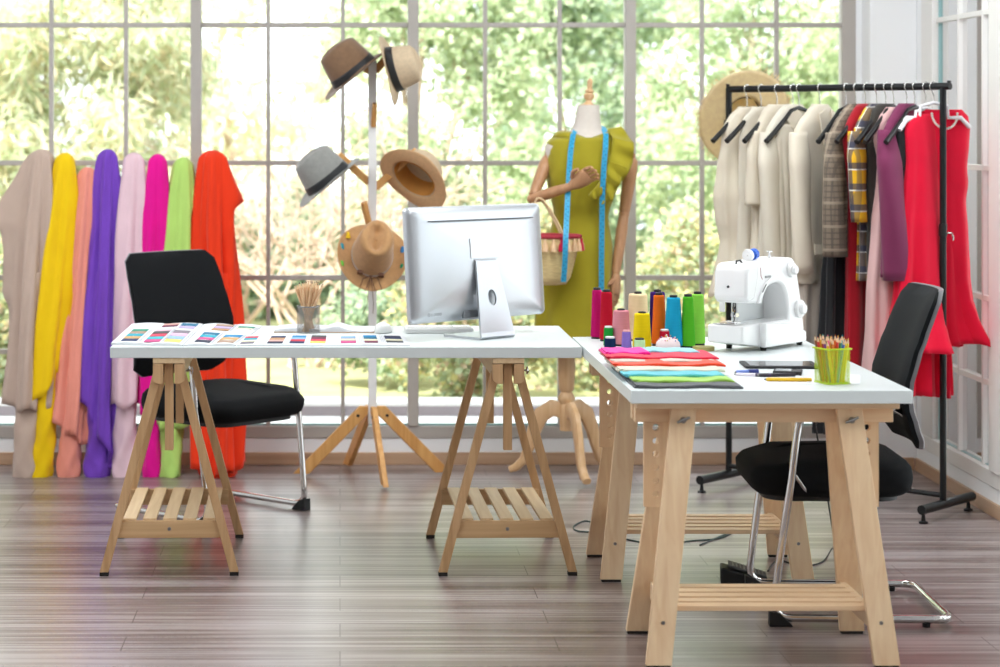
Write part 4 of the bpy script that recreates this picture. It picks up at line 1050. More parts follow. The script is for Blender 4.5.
for a in (('magenta thread cone, leftmost of the tall cones', 597, 338.5, 51, 12.5, 9.5, '#b80f62'), ('crimson red thread cone beside the magenta one', 606.5, 341, 51.5, 14, 10.5, '#b5122a'),
          ('pale pink thread cone in front of the red one', 621, 345.5, 37, 19, 15.5, '#d98c98'), ('cream thread cone behind the yellow one', 638, 340.5, 49, 21, 18.5, '#e8cfa4'),
          ('yellow thread cone in front of the cream one', 642, 348.5, 37, 19, 15, '#e9cb12'), ('dark purple thread cone behind the orange one', 657.5, 339.5, 50, 17, 14.5, '#3a1b6c'),
          ('orange thread cone between purple and turquoise cones', 659, 345.5, 53, 15, 10.5, '#e06a1c'), ('turquoise blue thread cone', 673.5, 347.5, 52.5, 19, 13.5, '#1e9fc9'),
          ('grass green thread cone right of the turquoise one', 688, 347.5, 53.5, 14.5, 10, '#53b428'), ('light green thread cone, rightmost of the tall cones', 697.5, 345, 53.5, 15.5, 12, '#8ed44e')):
    thread_cone(*a)
def spool(label, px, py, hpx, wpx, col, cap, taper=1.0):
    b_ = desk(px, py); s_ = b_.y/FPX; h = hpx*s_; r_ = wpx*s_/2
    t = thing('thread_spool', label, 'thread spool', b_, group='small thread spools on the sewing table')
    k = MB(); prof = [(.0001, .002), (r_*.95, .002)]
    for i in range(31): prof.append((r_*(1+(taper-1)*i/30)+(.0004 if i % 2 else 0), .003+(h-.009)*i/30))
    prof += [(r_*taper*.7, h-.005)]; k.lathe(prof, 24, None, b_, caps=False); k.build('thread', mat('thread_'+col[1:], col, .85, var=.06, scale=200, spec=.15, stretch=(.05, .05, 3)), t, smooth=80)
    MB().lathe([(.0001, h-.006), (r_*taper*.8, h-.006), (r_*taper*.85, h-.001), (r_*taper*.78, h), (.004, h), (.004, h-.004), (.0001, h-.004)], 20, None, b_, caps=False).build('spool_end', cap, t, smooth=40)
    MB().lathe([(.0001, 0), (r_*.98, 0), (r_*.98, .003), (.0001, .003)], 20, None, b_, caps=False).build('spool_base', cap, t, smooth=40)
M_cap = mat('white_spool_plastic', '#eeeaea', .4); M_capp = mat('pink_spool_plastic', '#e8a6a8', .4)
for a in (('small green thread spool behind the navy one', 608.5, 346, 20, 10, '#1f8f35', M_cap, .9), ('small navy blue thread spool, leftmost of the small spools', 610, 352, 15.5, 11.5, '#10284c', M_cap, .97),
          ('small lavender thread spool between the navy and pale green ones', 626.5, 350.5, 20.5, 10.5, '#8a6fc0', M_capp, .8), ('small pale green thread spool with a black top', 639.5, 351, 13, 11.5, '#bfe0ac', M_cone, .95),
          ('small red thread spool behind the pincushion', 664.5, 349.2, 20, 10.5, '#b3142c', M_cap, .9)):
    spool(*a)
pc = desk(668, 352); t = thing('pincushion', 'round white pincushion stuck with coloured pins', 'pincushion', pc)
MB().lathe([(.0001, 0), (.028, 0), (.0365, .008), (.0385, .018), (.036, .030), (.027, .040), (.015, .0445), (.0001, .046)], 32, None, pc, caps=False).build('cushion', mat('pinkish_white_cloth', '#e6d3d4', .85, bump=.3), t, smooth=80)
r = random.Random(3)
for i in range(30):
    a = r.uniform(0, 2*PI); q = r.uniform(.1, 1)**.6; d = Vector((math.cos(a)*q, math.sin(a)*q, 1.1-q*.6)).normalized(); p0 = pc+Vector((math.cos(a)*q*.024, math.sin(a)*q*.024, .045-.012*q*q))
    m_ = mat('pin_head_%d' % (i % 4), ['#f4f2ee', '#c03a6a', '#3b66b8', '#e6c23c'][i % 4], .3)
    MB().tube([p0-d*.004, p0+d*.007], .0004, 5).lathe([(.0001, .006), (.0018, .0072), (.002, .0085), (.0014, .010), (.0001, .0106)], 8, axis_matrix(d), p0, caps=False).build('pin', m_, t, smooth=60)
tr_ = desk(703.5, 350.5); t = thing('tape_roll', 'roll of clear yellowish tape lying by the sewing machine', 'tape roll', tr_)
MB().lathe([(.020, 0), (.034, 0), (.034, .013), (.020, .013), (.020, 0)], 32, None, tr_, caps=False).build('tape', mat('yellowish_tape', '#cdbf7c', .3, trans=.3), t, smooth=40)
MB().lathe([(.0185, .001), (.0205, .001), (.0205, .012), (.0185, .012), (.0185, .001)], 32, None, tr_, caps=False).build('cardboard_core', mat('cardboard_core', '#d8cfae', .8), t, smooth=40)
# ---- pile of folded fabrics
def folded(label, pts, z0, thk, col, seed, skew=0, sag=.004, layers=3):
    """folded length of cloth: near-left, near-right, far-right, far-left corners; soft rounded fold towards the camera"""
    r = random.Random(seed); c = sum(pts, Vector())/4; c.z = TT+z0
    root = thing('folded_fabric', label, 'folded fabric', c, group='folded fabrics piled on the sewing table')
    m = fabric('fold_'+col[1:], col, trans=.05)
    n = 60; mm = 16
    # outer loft along u with a rounded section in v
    rings = []
    for i in range(n+1):
        u = i/n; a = pts[0].lerp(pts[1], u); b_ = pts[3].lerp(pts[2], u)
        w1 = .022*noise.noise(Vector((u*4, seed*3.1, 0)))+.004*noise.noise(Vector((u*17, seed, 2)))
        tz = thk*(1+.5*noise.noise(Vector((u*4, seed*1.7, 5))))*(1-.35*smoothstep(.04, 0, u)-.35*smoothstep(.96, 1, u))
        ring = []
        depth = (b_-a).length
        for j in range(mm):  # front half round
            t = -PI/2+PI*j/(mm-1); yy = w1-.010*math.cos(t); zz = tz/2+tz/2*math.sin(t)
            p = a+(b_-a).normalized()*yy; ring.append(Vector((p.x, p.y, TT+z0+zz+.0015*math.sin(t*3)*.6)))
        for j in range(6):
            v = .08+.92*j/5; p = a.lerp(b_, v); ring.append(Vector((p.x, p.y, TT+z0+tz*(1-.03*v))))
        for j in range(6):
            v = 1-.92*j/5; p = a.lerp(b_, v); ring.append(Vector((p.x, p.y, TT+z0)))
        rings.append(ring)
    MB().loft(rings).build('cloth', m, root, smooth=70)
    # the layers that show at the open left end
    for q in range(layers):
        zz = z0+thk*(q+.5)/layers; k = MB(); rings = []
        for i in range(12):
            v = i/11; p = pts[0].lerp(pts[3], v); out = Vector((-.006-.006*((q+seed) % 2)-.004*noise.noise(Vector((v*6, q, seed))), 0, 0))
            rings.append([p+out+Vector((0, 0, -p.z+TT+zz+dz)) for dz in (-thk/layers*.42, thk/layers*.42)]+[p+Vector((.02, 0, -p.z+TT+zz+dz)) for dz in (thk/layers*.42, -thk/layers*.42)])
        k.loft(rings).build('fold_layer', m, root, smooth=70)
def q4(x0, x1, x2, x3, y0, y1): return [Vector((x0, y0, 0)), Vector((x1, y0, 0)), Vector((x2, y1, 0)), Vector((x3, y1, 0))]
z = 0
for lb, x0, x1, y0, y1, th_, col in (('dark grey folded fabric at the bottom of the pile', .800, 1.078, 6.00, 6.50, .0095, '#55565a'), ('lime green folded fabric, second from the bottom of the pile', .805, 1.068, 6.07, 6.52, .0095, '#a6d45c'),
        ('aqua blue folded fabric between lime and cream in the pile', .790, 1.055, 6.15, 6.54, .009, '#5fc3d0'), ('cream folded fabric between aqua and orange red in the pile', .785, 1.070, 6.23, 6.56, .009, '#dbd6c2'),
        ('orange red folded fabric in the middle of the pile', .780, 1.085, 6.31, 6.59, .009, '#ee4a28'), ('light beige folded fabric under the crimson one', .778, 1.075, 6.37, 6.61, .005, '#d9c8bb'),
        ('crimson folded fabric near the top of the pile', .776, 1.085, 6.42, 6.62, .008, '#dd1440'), ('magenta folded fabric near the top left of the pile', .778, .90, 6.50, 6.63, .008, '#f0159e'),
        ('pale blue folded fabric on the top of the pile', .905, 1.05, 6.55, 6.65, .006, '#9bd6e2')):
    if 'pale blue' in lb: z -= .0053
    folded(lb, q4(x0, x1, x1-.005, x0, y0, y1), z, th_*1.0, col, len(lb), layers=2); z += th_*.66
# ---- sewing machine (local x along the arm from needle end to dials, local y away from the front, z up)
M_swm = mat('white_machine_enamel', '#f0f0f0', .22, var=.005, scale=3); M_swg = mat('pale_grey_arm_shade', '#d9dcdc', .3, var=.01)
sm = thing('sewing_machine', 'white sewing machine at the back of the sewing table', 'sewing machine', (1.262, 6.89, TT), math.radians(51))
def sm_prism(name, outline, y0, y1, m, par=sm, bevel=.008, seg=3): return MB().prism(outline, y0, y1).build(name, m, par, world=False, bevel=bevel, seg=seg, smooth=40)
def curve(p0, c, p1, n=8): return [(q.x, q.y) for q in arc_pts((p0[0], p0[1], 0), (c[0], c[1], 0), (p1[0], p1[1], 0), n)]
outl = [(.10, .012), (.385, .012)]+curve((.385, .012), (.372, .12), (.325, .255), 6)[1:]+curve((.325, .255), (.316, .283), (.285, .284), 4)[1:]+[(.03, .276)]+curve((.03, .276), (.004, .274), (.0, .25), 4)[1:]
outl += [(-.006, .20), (.004, .155), (.06, .150), (.085, .152)]+curve((.085, .152), (.115, .205), (.19, .208), 7)[1:]+curve((.19, .208), (.262, .212), (.272, .12), 8)[1:]+[(.272, .088), (.10, .088)]
sm_prism('machine_body', outl, .012, .125, M_swm, bevel=.009)
sm_prism('free_arm', [(-.01, .03), (.115, .012), (.115, .089), (-.01, .085)], .022, .145, M_swm, bevel=.006)
sm_prism('bed', [(.10, .0115), (.37, .0115), (.37, .045), (.275, .075), (.10, .0885)], .0, .02, M_swm, bevel=.004)
# needle end cover
sm_prism('face_cover', [(-.012, .17), (-.008, .25), (.004, .268), (.07, .27), (.066, .23), (.045, .165), (.0, .158)], .008, .122, M_swm, bevel=.010)
k = MB(); k.prism([(.083, .150)]+curve((.083, .150), (.108, .222), (.20, .222), 8)[1:]+[(.20, .232)]+curve((.20, .232), (.10, .236), (.065, .152), 8)[1:], .006, .013); k.build('trim_arc', M_swm, sm, world=False, bevel=.001)
MB().bb(.10, .272, .10, .122, .085, .206).build('arm_shadow_panel', M_swg, sm, world=False, bevel=.002)  # grey panel closing the open arch, stands in for shade under the arm
# dials on the front of the pillar
def dial(x, z, r_, name):
    A = Matrix.Rotation(PI/2, 3, 'X'); k = MB(); N = 36; rings = []
    for dep, rr in ((.0, r_*1.0), (.010, r_), (.012, r_*.93), (.012, r_*.62), (.022, r_*.6), (.024, r_*.5), (.024, .0005)):
        rings.append([A @ Vector((math.cos(2*PI*j/N)*rr*(1+(.03 if j % 2 and rr > r_*.9 else 0)), math.sin(2*PI*j/N)*rr*(1+(.03 if j % 2 and rr > r_*.9 else 0)), dep))+Vector((x, .012, z)) for j in range(N)])
    k.loft(rings, True, False).build(name, M_swm, sm, world=False, smooth=35)
dial(.283, .245, .023, 'stitch_dial'); dial(.338, .118, .028, 'pattern_dial')
MB().lathe([(.0001, 0), (.026, 0), (.030, .004), (.030, .018), (.026, .022), (.0001, .022)], 32, Matrix.Rotation(PI/2, 3, 'Y'), (.335, .07, .20), caps=False).build('hand_wheel', M_swm, sm, world=False, smooth=40)
# top: bobbin with thread, spool pins, slots
k = MB(); MB().lathe([(.0001, 0), (.019, 0), (.020, .006), (.012, .018), (.006, .024), (.0001, .024)], 24, Matrix.Rotation(math.radians(80), 3, 'Y'), (.12, .075, .295), caps=False).build('spool_cap', M_swm, sm, world=False, smooth=50)
MB().lathe([(.0001, .0), (.0175, .0), (.0175, .018), (.0001, .018)], 24, Matrix.Rotation(math.radians(80), 3, 'Y'), (.147, .075, .296), caps=False).build('blue_thread_spool', mat('cobalt_thread', '#2a5fc4', .5), sm, world=False, smooth=40)
MB().lathe([(.002, 0), (.002, .06)], 8, Matrix.Rotation(math.radians(80), 3, 'Y'), (.115, .075, .2935)).build('spool_pin', M_chrome, sm, world=False)
MB().lathe([(.0001, 0), (.006, 0), (.006, .006), (.003, .008), (.003, .018), (.009, .019), (.009, .022), (.0001, .023)], 14, None, (.235, .06, .283), caps=False).build('bobbin_winder', M_swm, sm, world=False, smooth=40)
k = MB(); k.tube([(.02, .06, .274), (.022, .06, .283), (.045, .06, .284), (.06, .06, .275)], .003, 8); k.build('thread_guide', M_blackplastic, sm, world=False, smooth=60)
k = MB(); k.tube([(.075, .0055, .262), (.078, .005, .235), (.088, .0055, .225)], .0009, 6); k.build('red_thread', mat('red_thread_line', '#a8555c', .6), sm, world=False)
MB().bb(.118, .15, .009, .0125, .228, .234).build('badge', mat('grey_badge', '#8d9092', .4), sm, world=False)
k = MB(); k.beam((.088, .0055, .185), (.112, .0055, .208), .003, .002, side=(0, 0, 1), cut=False); k.build('vent_slot', M_alu_dark, sm, world=False)
MB().lathe([(.0001, 0), (.004, 0), (.004, .003), (.0001, .003)], 12, Matrix.Rotation(-PI/2, 3, 'Y'), (-.011, .07, .205), caps=False).build('cover_screw', M_alu_dark, sm, world=False)
# needle works
k = MB(); k.tube([(.028, .075, .165), (.028, .075, .125)], .003, 8); k.build('needle_bar', M_chrome, sm, world=False)
k = MB(); k.tube([(.028, .075, .13), (.028, .075, .09)], .0009, 6); k.build('needle', M_chrome, sm, world=False)
k = MB(); k.tube([(.04, .075, .165), (.04, .075, .115)], .0035, 8); k.bb(.03, .048, .066, .084, .108, .120); k.build('presser_bar', M_chrome, sm, world=False)
k = MB(); k.bb(.012, .05, .062, .088, .090, .094); k.tube([(.04, .075, .115), (.03, .075, .094)], .003, 8); k.build('presser_foot', M_chrome, sm, world=False)
k = MB(); k.tube([(.022, .065, .140), (.004, .06, .132), (.010, .06, .118), (.022, .065, .125)], .002, 7); k.build('needle_threader', M_blackplastic, sm, world=False, smooth=60)
MB().bb(.0, .07, .045, .13, .0872, .0892).build('needle_plate', M_chrome, sm, world=False, bevel=.0005)
MB().bb(.052, .06, .12, .138, .12, .165).build('thread_cutter', M_swm, sm, world=False, bevel=.002)
for x, y in ((.12, .02), (.36, .02), (.12, .14), (.36, .14)): MB().lathe([(.009, 0), (.010, .013)], 12, None, (x, y, 0)).build('rubber_foot', M_foot, sm, world=False)
# ---- tablet, phone, papers, pens, pencil cup
tb = thing('tablet', 'black tablet lying flat in front of the sewing machine', 'tablet', (1.262, 6.55, TT), math.radians(-3))
MB().bb(-.085, .13, -.075, .075, 0, .008).build('body', M_blackplastic, tb, world=False, bevel=.003)
MB().bb(-.070, .115, -.065, .065, .008, .0086).build('screen', mat('glossy_tablet_screen', '#30343a', .06, spec=.9), tb, world=False)
ph = thing('phone', 'small black phone behind the green pencil cup', 'phone', (1.262, 6.34, TT), math.radians(-14))
MB().bb(-.035, .045, -.035, .035, 0, .012).build('body', M_blackplastic, ph, world=False, bevel=.003)
MB().bb(-.028, .015, -.028, .028, .0119, .0125).build('screen', mat('grey_phone_screen', '#9aa0a6', .1), ph, world=False)
def sheet(label, x0, x1, y0, y1, rz, z=0):
    c = Vector(((x0+x1)/2, (y0+y1)/2, TT+z)); k = MB(); k.bb(x0, x1, y0, y1, TT+z, TT+z+.0008); o = k.build('paper_sheet', M_paper, loc=c, smooth=0); o.rotation_euler = (0, 0, rz); tag(o, label, 'paper', 'paper sheets on the sewing table'); return o
sheet('white paper sheet under the pens and the pencil cup', 1.10, 1.30, 6.08, 6.33, math.radians(6)); sheet('white paper sheet showing right of the pencil cup', 1.30, 1.44, 6.10, 6.32, math.radians(-14), .0009)
def pen(label, a, b_, col, r_=.0045, cap=None, nm='pen'):
    d = (b_-a); A = axis_matrix(d); L_ = d.length; c = a
    t = thing(nm, label, nm, a)
    MB().lathe([(r_*.8, 0), (r_, .004), (r_, L_*.9), (r_*.7, L_*.95)], 12, A, c).build('barrel', mat('pen_'+col[1:], col, .3), t, smooth=40)
    MB().lathe([(r_*.68, L_*.95), (r_*.15, L_)], 10, A, c).build('tip', mat('pen_tip', '#c9b08e' if nm == 'pencil' else '#888888', .4), t, smooth=40)
    if cap: MB().lathe([(r_*1.12, 0), (r_*1.15, L_*.42)], 12, A, c).build('cap', mat('pen_'+cap[1:], cap, .3), t, smooth=40)
pen('purple and white pen pointing at the fabric pile', Vector((1.205, 6.262, TT+.006)), Vector((1.105, 6.285, TT+.006)), '#efe6f0', cap='#3c2a58')
pen('blue pen lying on the paper left of the phone', Vector((1.185, 6.35, TT+.007)), Vector((1.115, 6.33, TT+.006)), '#6a86d0', r_=.006, cap='#28347c')
pen('black pen lying on the paper just left of the pencil cup', Vector((1.275, 6.27, TT+.006)), Vector((1.165, 6.262, TT+.006)), '#2c2630', r_=.0055)
pen('yellow pencil lying on the paper against the pencil cup', Vector((1.295, 6.15, TT+.006)), Vector((1.165, 6.16, TT+.006)), '#f2c21b', r_=.0055, nm='pencil')
M_lime = mat('lime_painted_wire', '#b7d41a', .35)
gc = on(835.5, 385, TT); gc.y += .042; gp = thing('pencil_cup', 'square lime green wire mesh cup near the front edge of the sewing table', 'pencil cup', gc, math.radians(20))
hw = .0345; sq = [(-hw, -hw), (hw, -hw), (hw, hw), (-hw, hw)]
mesh_wall('mesh_wall', sq, .095, mesh_mat('lime_wire_mesh', '#b7d41a', 380, .26), gp)
for z_, nm in ((.002, 'base_frame'), (.096, 'rim_frame')):
    g = .0 if z_ < .01 else .003; k = MB(); s2 = [(x*(1+g/hw), y*(1+g/hw)) for x, y in sq]
    for i in range(4): a, b_ = s2[i], s2[(i+1) % 4]; k.tube([(a[0], a[1], z_), (b_[0], b_[1], z_)], .0024, 6)
    if z_ < .01: k.bb(-hw, hw, -hw, hw, .001, .003)
    k.build(nm, M_lime, gp, world=False)
k = MB()
cols = ['#f0b914', '#e8862a', '#d63f36', '#2f7d4f', '#3a63b5', '#f3d21f', '#7d4a9a', '#e25a8a', '#8a5a34', '#e9a21b', '#39a0b5', '#f4c81a', '#b8352f', '#26344f', '#f0b914', '#e7742c']
r = random.Random(8); rotm = Matrix.Rotation(math.radians(20), 3, 'Z')
for i in range(30):
    c_ = cols[i % len(cols)]; gx, gy = (i % 6-2.5)/2.5, (i//6-2)/2; top = rotm @ Vector((gx*.031+r.uniform(-.003, .003), gy*.030, 0)); bot = rotm @ Vector((gx*.022-r.uniform(0, .012)*(1 if gx > 0 else -1), gy*.020, 0))
    d = top-bot+Vector((0, 0, .10)); L_ = r.uniform(.118, .132)
    pencil(('%s coloured pencil standing in the lime green cup' % {'#f0b914': 'amber yellow', '#e8862a': 'orange', '#d63f36': 'red', '#2f7d4f': 'dark green', '#3a63b5': 'blue', '#f3d21f': 'lemon yellow', '#7d4a9a': 'violet', '#e25a8a': 'pink', '#8a5a34': 'brown', '#e9a21b': 'golden', '#39a0b5': 'teal', '#f4c81a': 'sunny yellow', '#b8352f': 'brick red', '#26344f': 'navy', '#e7742c': 'deep orange'}[c_]),
           gc+bot+Vector((0, 0, .004)), d, L_, .0036, (mat('barrel_'+c_[1:], c_, .35), M_tipw, mat('lead_'+c_[1:], c_, .5)), 'coloured pencils in the lime cup')
# ================================================================ ON THE FLOOR
fp = on(738, 582, 0); pd = thing('foot_pedal', 'black sewing machine foot pedal on the floor beside the far trestle', 'foot pedal', fp, math.radians(-8))
MB().prism([(-.055, 0), (.09, 0), (.09, .012), (-.045, .05), (-.055, .05)], -.04, .05).build('pedal_base', M_blackplastic, pd, world=False, bevel=.004)
k = MB(); k.prism([(-.03, .051), (.088, .019), (.088, .026), (-.03, .060)], -.035, .045); o = k.build('pedal_plate', mat('dark_grey_ribbed_plastic', '#4c4b49', .6), pd, world=False, bevel=.002)
for i in range(9):
    x = -.018+i*.0115; z_ = .0595-(x+.03)*.288+.0005; MB().bb(x, x+.004, -.033, .043, z_-.002, z_+.0015).build('rib', mat('grey_rib', '#77736e', .6), o, world=False)
def cable(label, pts, col='black_rubber_cable', hexc='#1d1f1f', r_=.0028):
    P_ = [Vector(p) for p in pts]; out = []
    for i in range(len(P_)-1):
        p0 = P_[max(i-1, 0)]; p1 = P_[i]; p2 = P_[i+1]; p3 = P_[min(i+2, len(P_)-1)]
        for j in range(8):
            t = j/8; out.append(.5*((2*p1)+(p2-p0)*t+(2*p0-5*p1+4*p2-p3)*t*t+(3*p1-p0-3*p2+p3)*t**3))
    out.append(P_[-1]); k = MB(); k.tube(out, r_, 6); o = k.build('cable', mat(col, hexc, .5), loc=P_[0], smooth=60); tag(o, label, 'cable')
def g(px, py, z=.003): return on(px, py, z)
cable('thin black cable hanging behind the chair and curling to the foot pedal', [on(826, 424, .60)+Vector((0, 0, 0)), Vector((on(816, 436, 0).x*0+1.545, 7.3, .50)), Vector((1.575, 7.25, .25)), Vector((1.585, 7.15, .06)), g(833, 548), g(822, 562), g(800, 566), g(778, 560), g(768, 571)])
cable('dark green cable snaking across the floor under the far trestle', [g(700, 545), g(740, 528), g(720, 538), g(690, 541), g(660, 545), g(630, 540), g(600, 533), g(578, 531), g(574, 526), g(585, 521), g(597, 524)], 'dark_green_cable', '#1f3a36')
# ================================================================ CLOTHES RACK
PN = Vector((2.205, 8.19, 0)); PF = Vector((1.545, 8.90, 0)); BD = (PF-PN).normalized(); BN = Vector((-BD.y, BD.x, 0))   # BN points to the left and towards the camera
if BN.x > 0: BN = -BN
ZBAR = 1.578
rk = thing('clothes_rack', 'black metal clothes rack by the pillar, hung with dresses and jackets', 'clothes rack', ((PN+PF)/2))
def rodm(name, pts, r_, m=M_black, par=rk, n=12): return MB().tube(pts, r_, n).build(name, m, par, smooth=50)
up3 = lambda p, z: Vector((p.x, p.y, z))
rodm('top_bar', [up3(PN-BD*.03, ZBAR), up3(PF+BD*.005, ZBAR)], .0135)
for P0, nm in ((PN, 'near'), (PF, 'far')):
    rodm('post', [up3(P0, .05), up3(P0, ZBAR)], .0125)
    e0, e1 = P0-BN*-.215*-1, P0+BN*-.215
    bd_ = Vector((-.66, -.75, 0)); b0 = P0+bd_*(.17 if nm == 'near' else .215); b1 = P0-bd_*(.235 if nm == 'near' else .20)
    rodm('base_bar', [up3(b0, .05), up3(b1, .05)], .0175)
    for q in (b0-bd_*.015, b1+bd_*.03): MB().lathe([(.016, 0), (.017, .006), (.008, .01), (.006, .036)], 14, None, q).build('levelling_foot', M_blackplastic, rk, smooth=40)
    MB().lathe([(.0001, 0), (.007, 0), (.008, .008), (.0001, .009)], 10, None, up3(P0, ZBAR+.012)-BD*(.025 if nm == 'near' else -.005), caps=False).build('end_knob', M_blackplastic, rk, smooth=40)
rodm('lower_rail', [up3(PN, .082), up3(PF, .082)], .010)
MB().lathe([(.0001, 0), (.006, 0), (.007, .012), (.0001, .013)], 10, None, up3(PN+BD*.14, .09), caps=False).build('rail_knob', M_blackplastic, rk, smooth=40)
c = up3(PN, 1.04); k = MB(); k.tube([c, c+Vector((.03, -.004, .002)), c+Vector((.036, -.004, -.012)), c+Vector((.036, -.004, -.026))], .0035, 8); k.build('hook', M_chrome, rk, smooth=50)
rodm('post_sleeve', [up3(PN, 1.03), up3(PN, 1.075)], .015, M_blackplastic)

M_hgr = mat('black_hanger_plastic', '#18191b', .35); M_hgw = mat('white_hanger_plastic', '#ecebee', .35)
def spos(px):
    """place along the bar that shows at this column"""
    k_ = (px-VX)/FPX; t = (PN.x-k_*PN.y)/(k_*BD.y-BD.x); return t
HG = 'black hangers on the clothes rack'
def local(px, turn=0.0):
    s_ = spos(px); o = PN+BD*s_; u = (Matrix.Rotation(math.radians(turn), 3, 'Z') @ BN).normalized(); v = Vector((-u.y, u.x, 0))
    if v.dot(BD) < 0: v = -v
    return o, u, v
def hanger(label, px, turn, m=M_hgr, half=.205, drop=.205, grp=HG, th_=.0085, zt=.075):
    o, u, v = local(px, turn); t = thing('clothes_hanger', label, 'hanger', up3(o, ZBAR), group=grp)
    W = lambda a, z, b_=0: up3(o, ZBAR+z)+u*a+v*b_
    pts = [W(-half, -drop), W(-half*.75, -drop+.035), W(-half*.4, -.115), W(-.05, -zt-.012), W(0, -zt), W(.05, -zt-.012), W(half*.4, -.115), W(half*.75, -drop+.035), W(half, -drop)]
    MB().tube(pts, [th_*1.25, th_*1.2, th_, th_*.9, th_, th_*.9, th_, th_*1.2, th_*1.25], 10).build('hanger_arm', m, t, smooth=60)
    hk = [W(0, -zt+.005), W(0, -.035)]+[W(.0+.0165*math.sin(a)*1.0, 0+.0175*math.cos(a)*1.0+.0) for a in [math.radians(q) for q in (150, 110, 70, 30, 0, -30, -70, -95)]]
    MB().tube(hk, .0022, 7).build('hook', M_chrome, t, smooth=60)
    return t
GR = 'clothes on the rack'
def garment(kind, label, px, turn, m, prof, nf=5, fa=.03, seed=1, cx=0.0, cy=0.0, cyh=0.0, sleeves=None, trim=None, cat=None, extra=None, n=72, hemwave=0.0, thin=.0016, neck=None):
    """prof rows: (drop below the bar, half width along the hanger, half thickness, fold strength, offset)"""
    o, u, v = local(px, turn); t = thing(kind, label, cat or kind, up3(o, ZBAR), group=None)
    W = lambda a, z, b_=0: up3(o, ZBAR-z)+u*a+v*b_
    r = random.Random(seed); ph = [r.uniform(0, 6) for _ in range(4)]
    rings = []; z0, z1 = prof[0][0], prof[-1][0]; N = 44
    for i in range(N+1):
        z = z0+(z1-z0)*(i/N)**1.15; a, b_, f, off = interp(prof, z)[:4]; ring = []
        for j in range(n):
            th_ = 2*PI*j/n; ca, sa = math.cos(th_), math.sin(th_)
            fo = f*(math.sin(nf*th_+ph[0]+z*.8)+.5*math.sin((2*nf+1)*th_+ph[1]-z*1.5))+f*.5*noise.noise(Vector((ca*2, sa*2, z*4+seed)))
            x = a*(abs(ca)**.85)*(1 if ca > 0 else -1)*(1+fo*.6*.5); y = b_*(abs(sa)**.85)*(1 if sa > 0 else -1)*(1+fo*1.6)
            zz = z+(hemwave*math.sin(th_*3+ph[2])*smoothstep(.9, 1, i/N))
            ring.append(W(x+off+cx, zz, y+cy+cyh*(i/N)))
        rings.append(ring)
    MB().loft(rings, False, False).build('body', m, t, smooth=80, solid=thin)
    for (sd_, pts, rs, mm) in (sleeves or ()):
        P_ = [W(*q) for q in pts]; k = MB(); rr = []
        # densify
        Q = []; RS = []
        for i in range(len(P_)-1):
            for j in range(6): tt = j/6; Q.append(P_[i].lerp(P_[i+1], tt)); RS.append(rs[i]+(rs[i+1]-rs[i])*tt)
        Q.append(P_[-1]); RS.append(rs[-1]); rg = []
        for i, (p, q) in enumerate(zip(Q, RS)):
            rg.append([p+u*(math.cos(2*PI*j/24)*q*(1+.08*math.sin(3*2*PI*j/24+i*.4)))+v*(math.sin(2*PI*j/24)*q*.7*(1+.10*math.sin(2*2*PI*j/24+i*.3))) for j in range(24)])
        k.loft(rg, True, False).build('sleeve', mm or m, t, smooth=80, solid=thin)
    if extra: extra(t, W, u, v)
    return t
def tab(name, m, t, quad, th_=.003):
    n_ = (quad[1]-quad[0]).cross(quad[2]-quad[0]).normalized()*th_
    MB().loft([[p-n_ for p in quad], [p+n_ for p in quad]]).build(name, m, t, smooth=0, bevel=.001)
C_cream = fabric('cream_linen', '#fdf0df', trans=.35); C_ivory = fabric('ivory_cotton', '#fdf2e4', trans=.35); C_white = fabric('soft_white', '#faeedd', trans=.3); C_greige = fabric('greige_satin', '#ddd2c6', rough=.5, trans=.3)
C_black = fabric('black', '#15161a', trans=0); C_dred = fabric('dark_red', '#a5081f', trans=.05); C_pink = fabric('powder_pink', '#e6bdbb', trans=.15); C_plum = fabric('plum', '#7d2f56', trans=.04)
C_red = fabric('scarlet', '#f2093a', trans=.12); C_char = fabric('charcoal', '#3c3833', trans=0)
def plaid(name, base_, lines, sc=18):
    m, nt, b = base('plaid_'+name); N = nt.nodes; L = nt.links; tc = N.new('ShaderNodeTexCoord'); mp = N.new('ShaderNodeMapping'); mp.inputs['Rotation'].default_value = (0, 0, math.radians(45)); L.new(tc.outputs['Object'], mp.inputs[0])
    sx = N.new('ShaderNodeSeparateXYZ'); L.new(mp.outputs[0], sx.inputs[0]); last = None
    rgb = N.new('ShaderNodeRGB'); rgb.outputs[0].default_value = lin(base_); last = rgb.outputs[0]
    for ax, freq, width, col, fac in lines:
        mu = N.new('ShaderNodeMath'); mu.operation = 'MULTIPLY'; L.new(sx.outputs[ax], mu.inputs[0]); mu.inputs[1].default_value = freq
        fr = N.new('ShaderNodeMath'); fr.operation = 'FRACT'; L.new(mu.outputs[0], fr.inputs[0]); lt = N.new('ShaderNodeMath'); lt.operation = 'LESS_THAN'; L.new(fr.outputs[0], lt.inputs[0]); lt.inputs[1].default_value = width
        f2 = N.new('ShaderNodeMath'); f2.operation = 'MULTIPLY'; L.new(lt.outputs[0], f2.inputs[0]); f2.inputs[1].default_value = fac
        mx = N.new('ShaderNodeMix'); mx.data_type = 'RGBA'; L.new(f2.outputs[0], mx.inputs[0]); L.new(last, mx.inputs[6]); mx.inputs[7].default_value = lin(col); last = mx.outputs[2]
    L.new(last, b.inputs['Base Color']); b.inputs['Roughness'].default_value = .85; return m
C_plaid = plaid('grey_brown', '#7d6f60', [(0, 46, .3, '#5b5148', .7), (2, 46, .3, '#5b5148', .7), (1, 46, .3, '#5b5148', .4), (2, 11.5, .12, '#b8a894', .5), (0, 11.5, .12, '#b8a894', .5)])
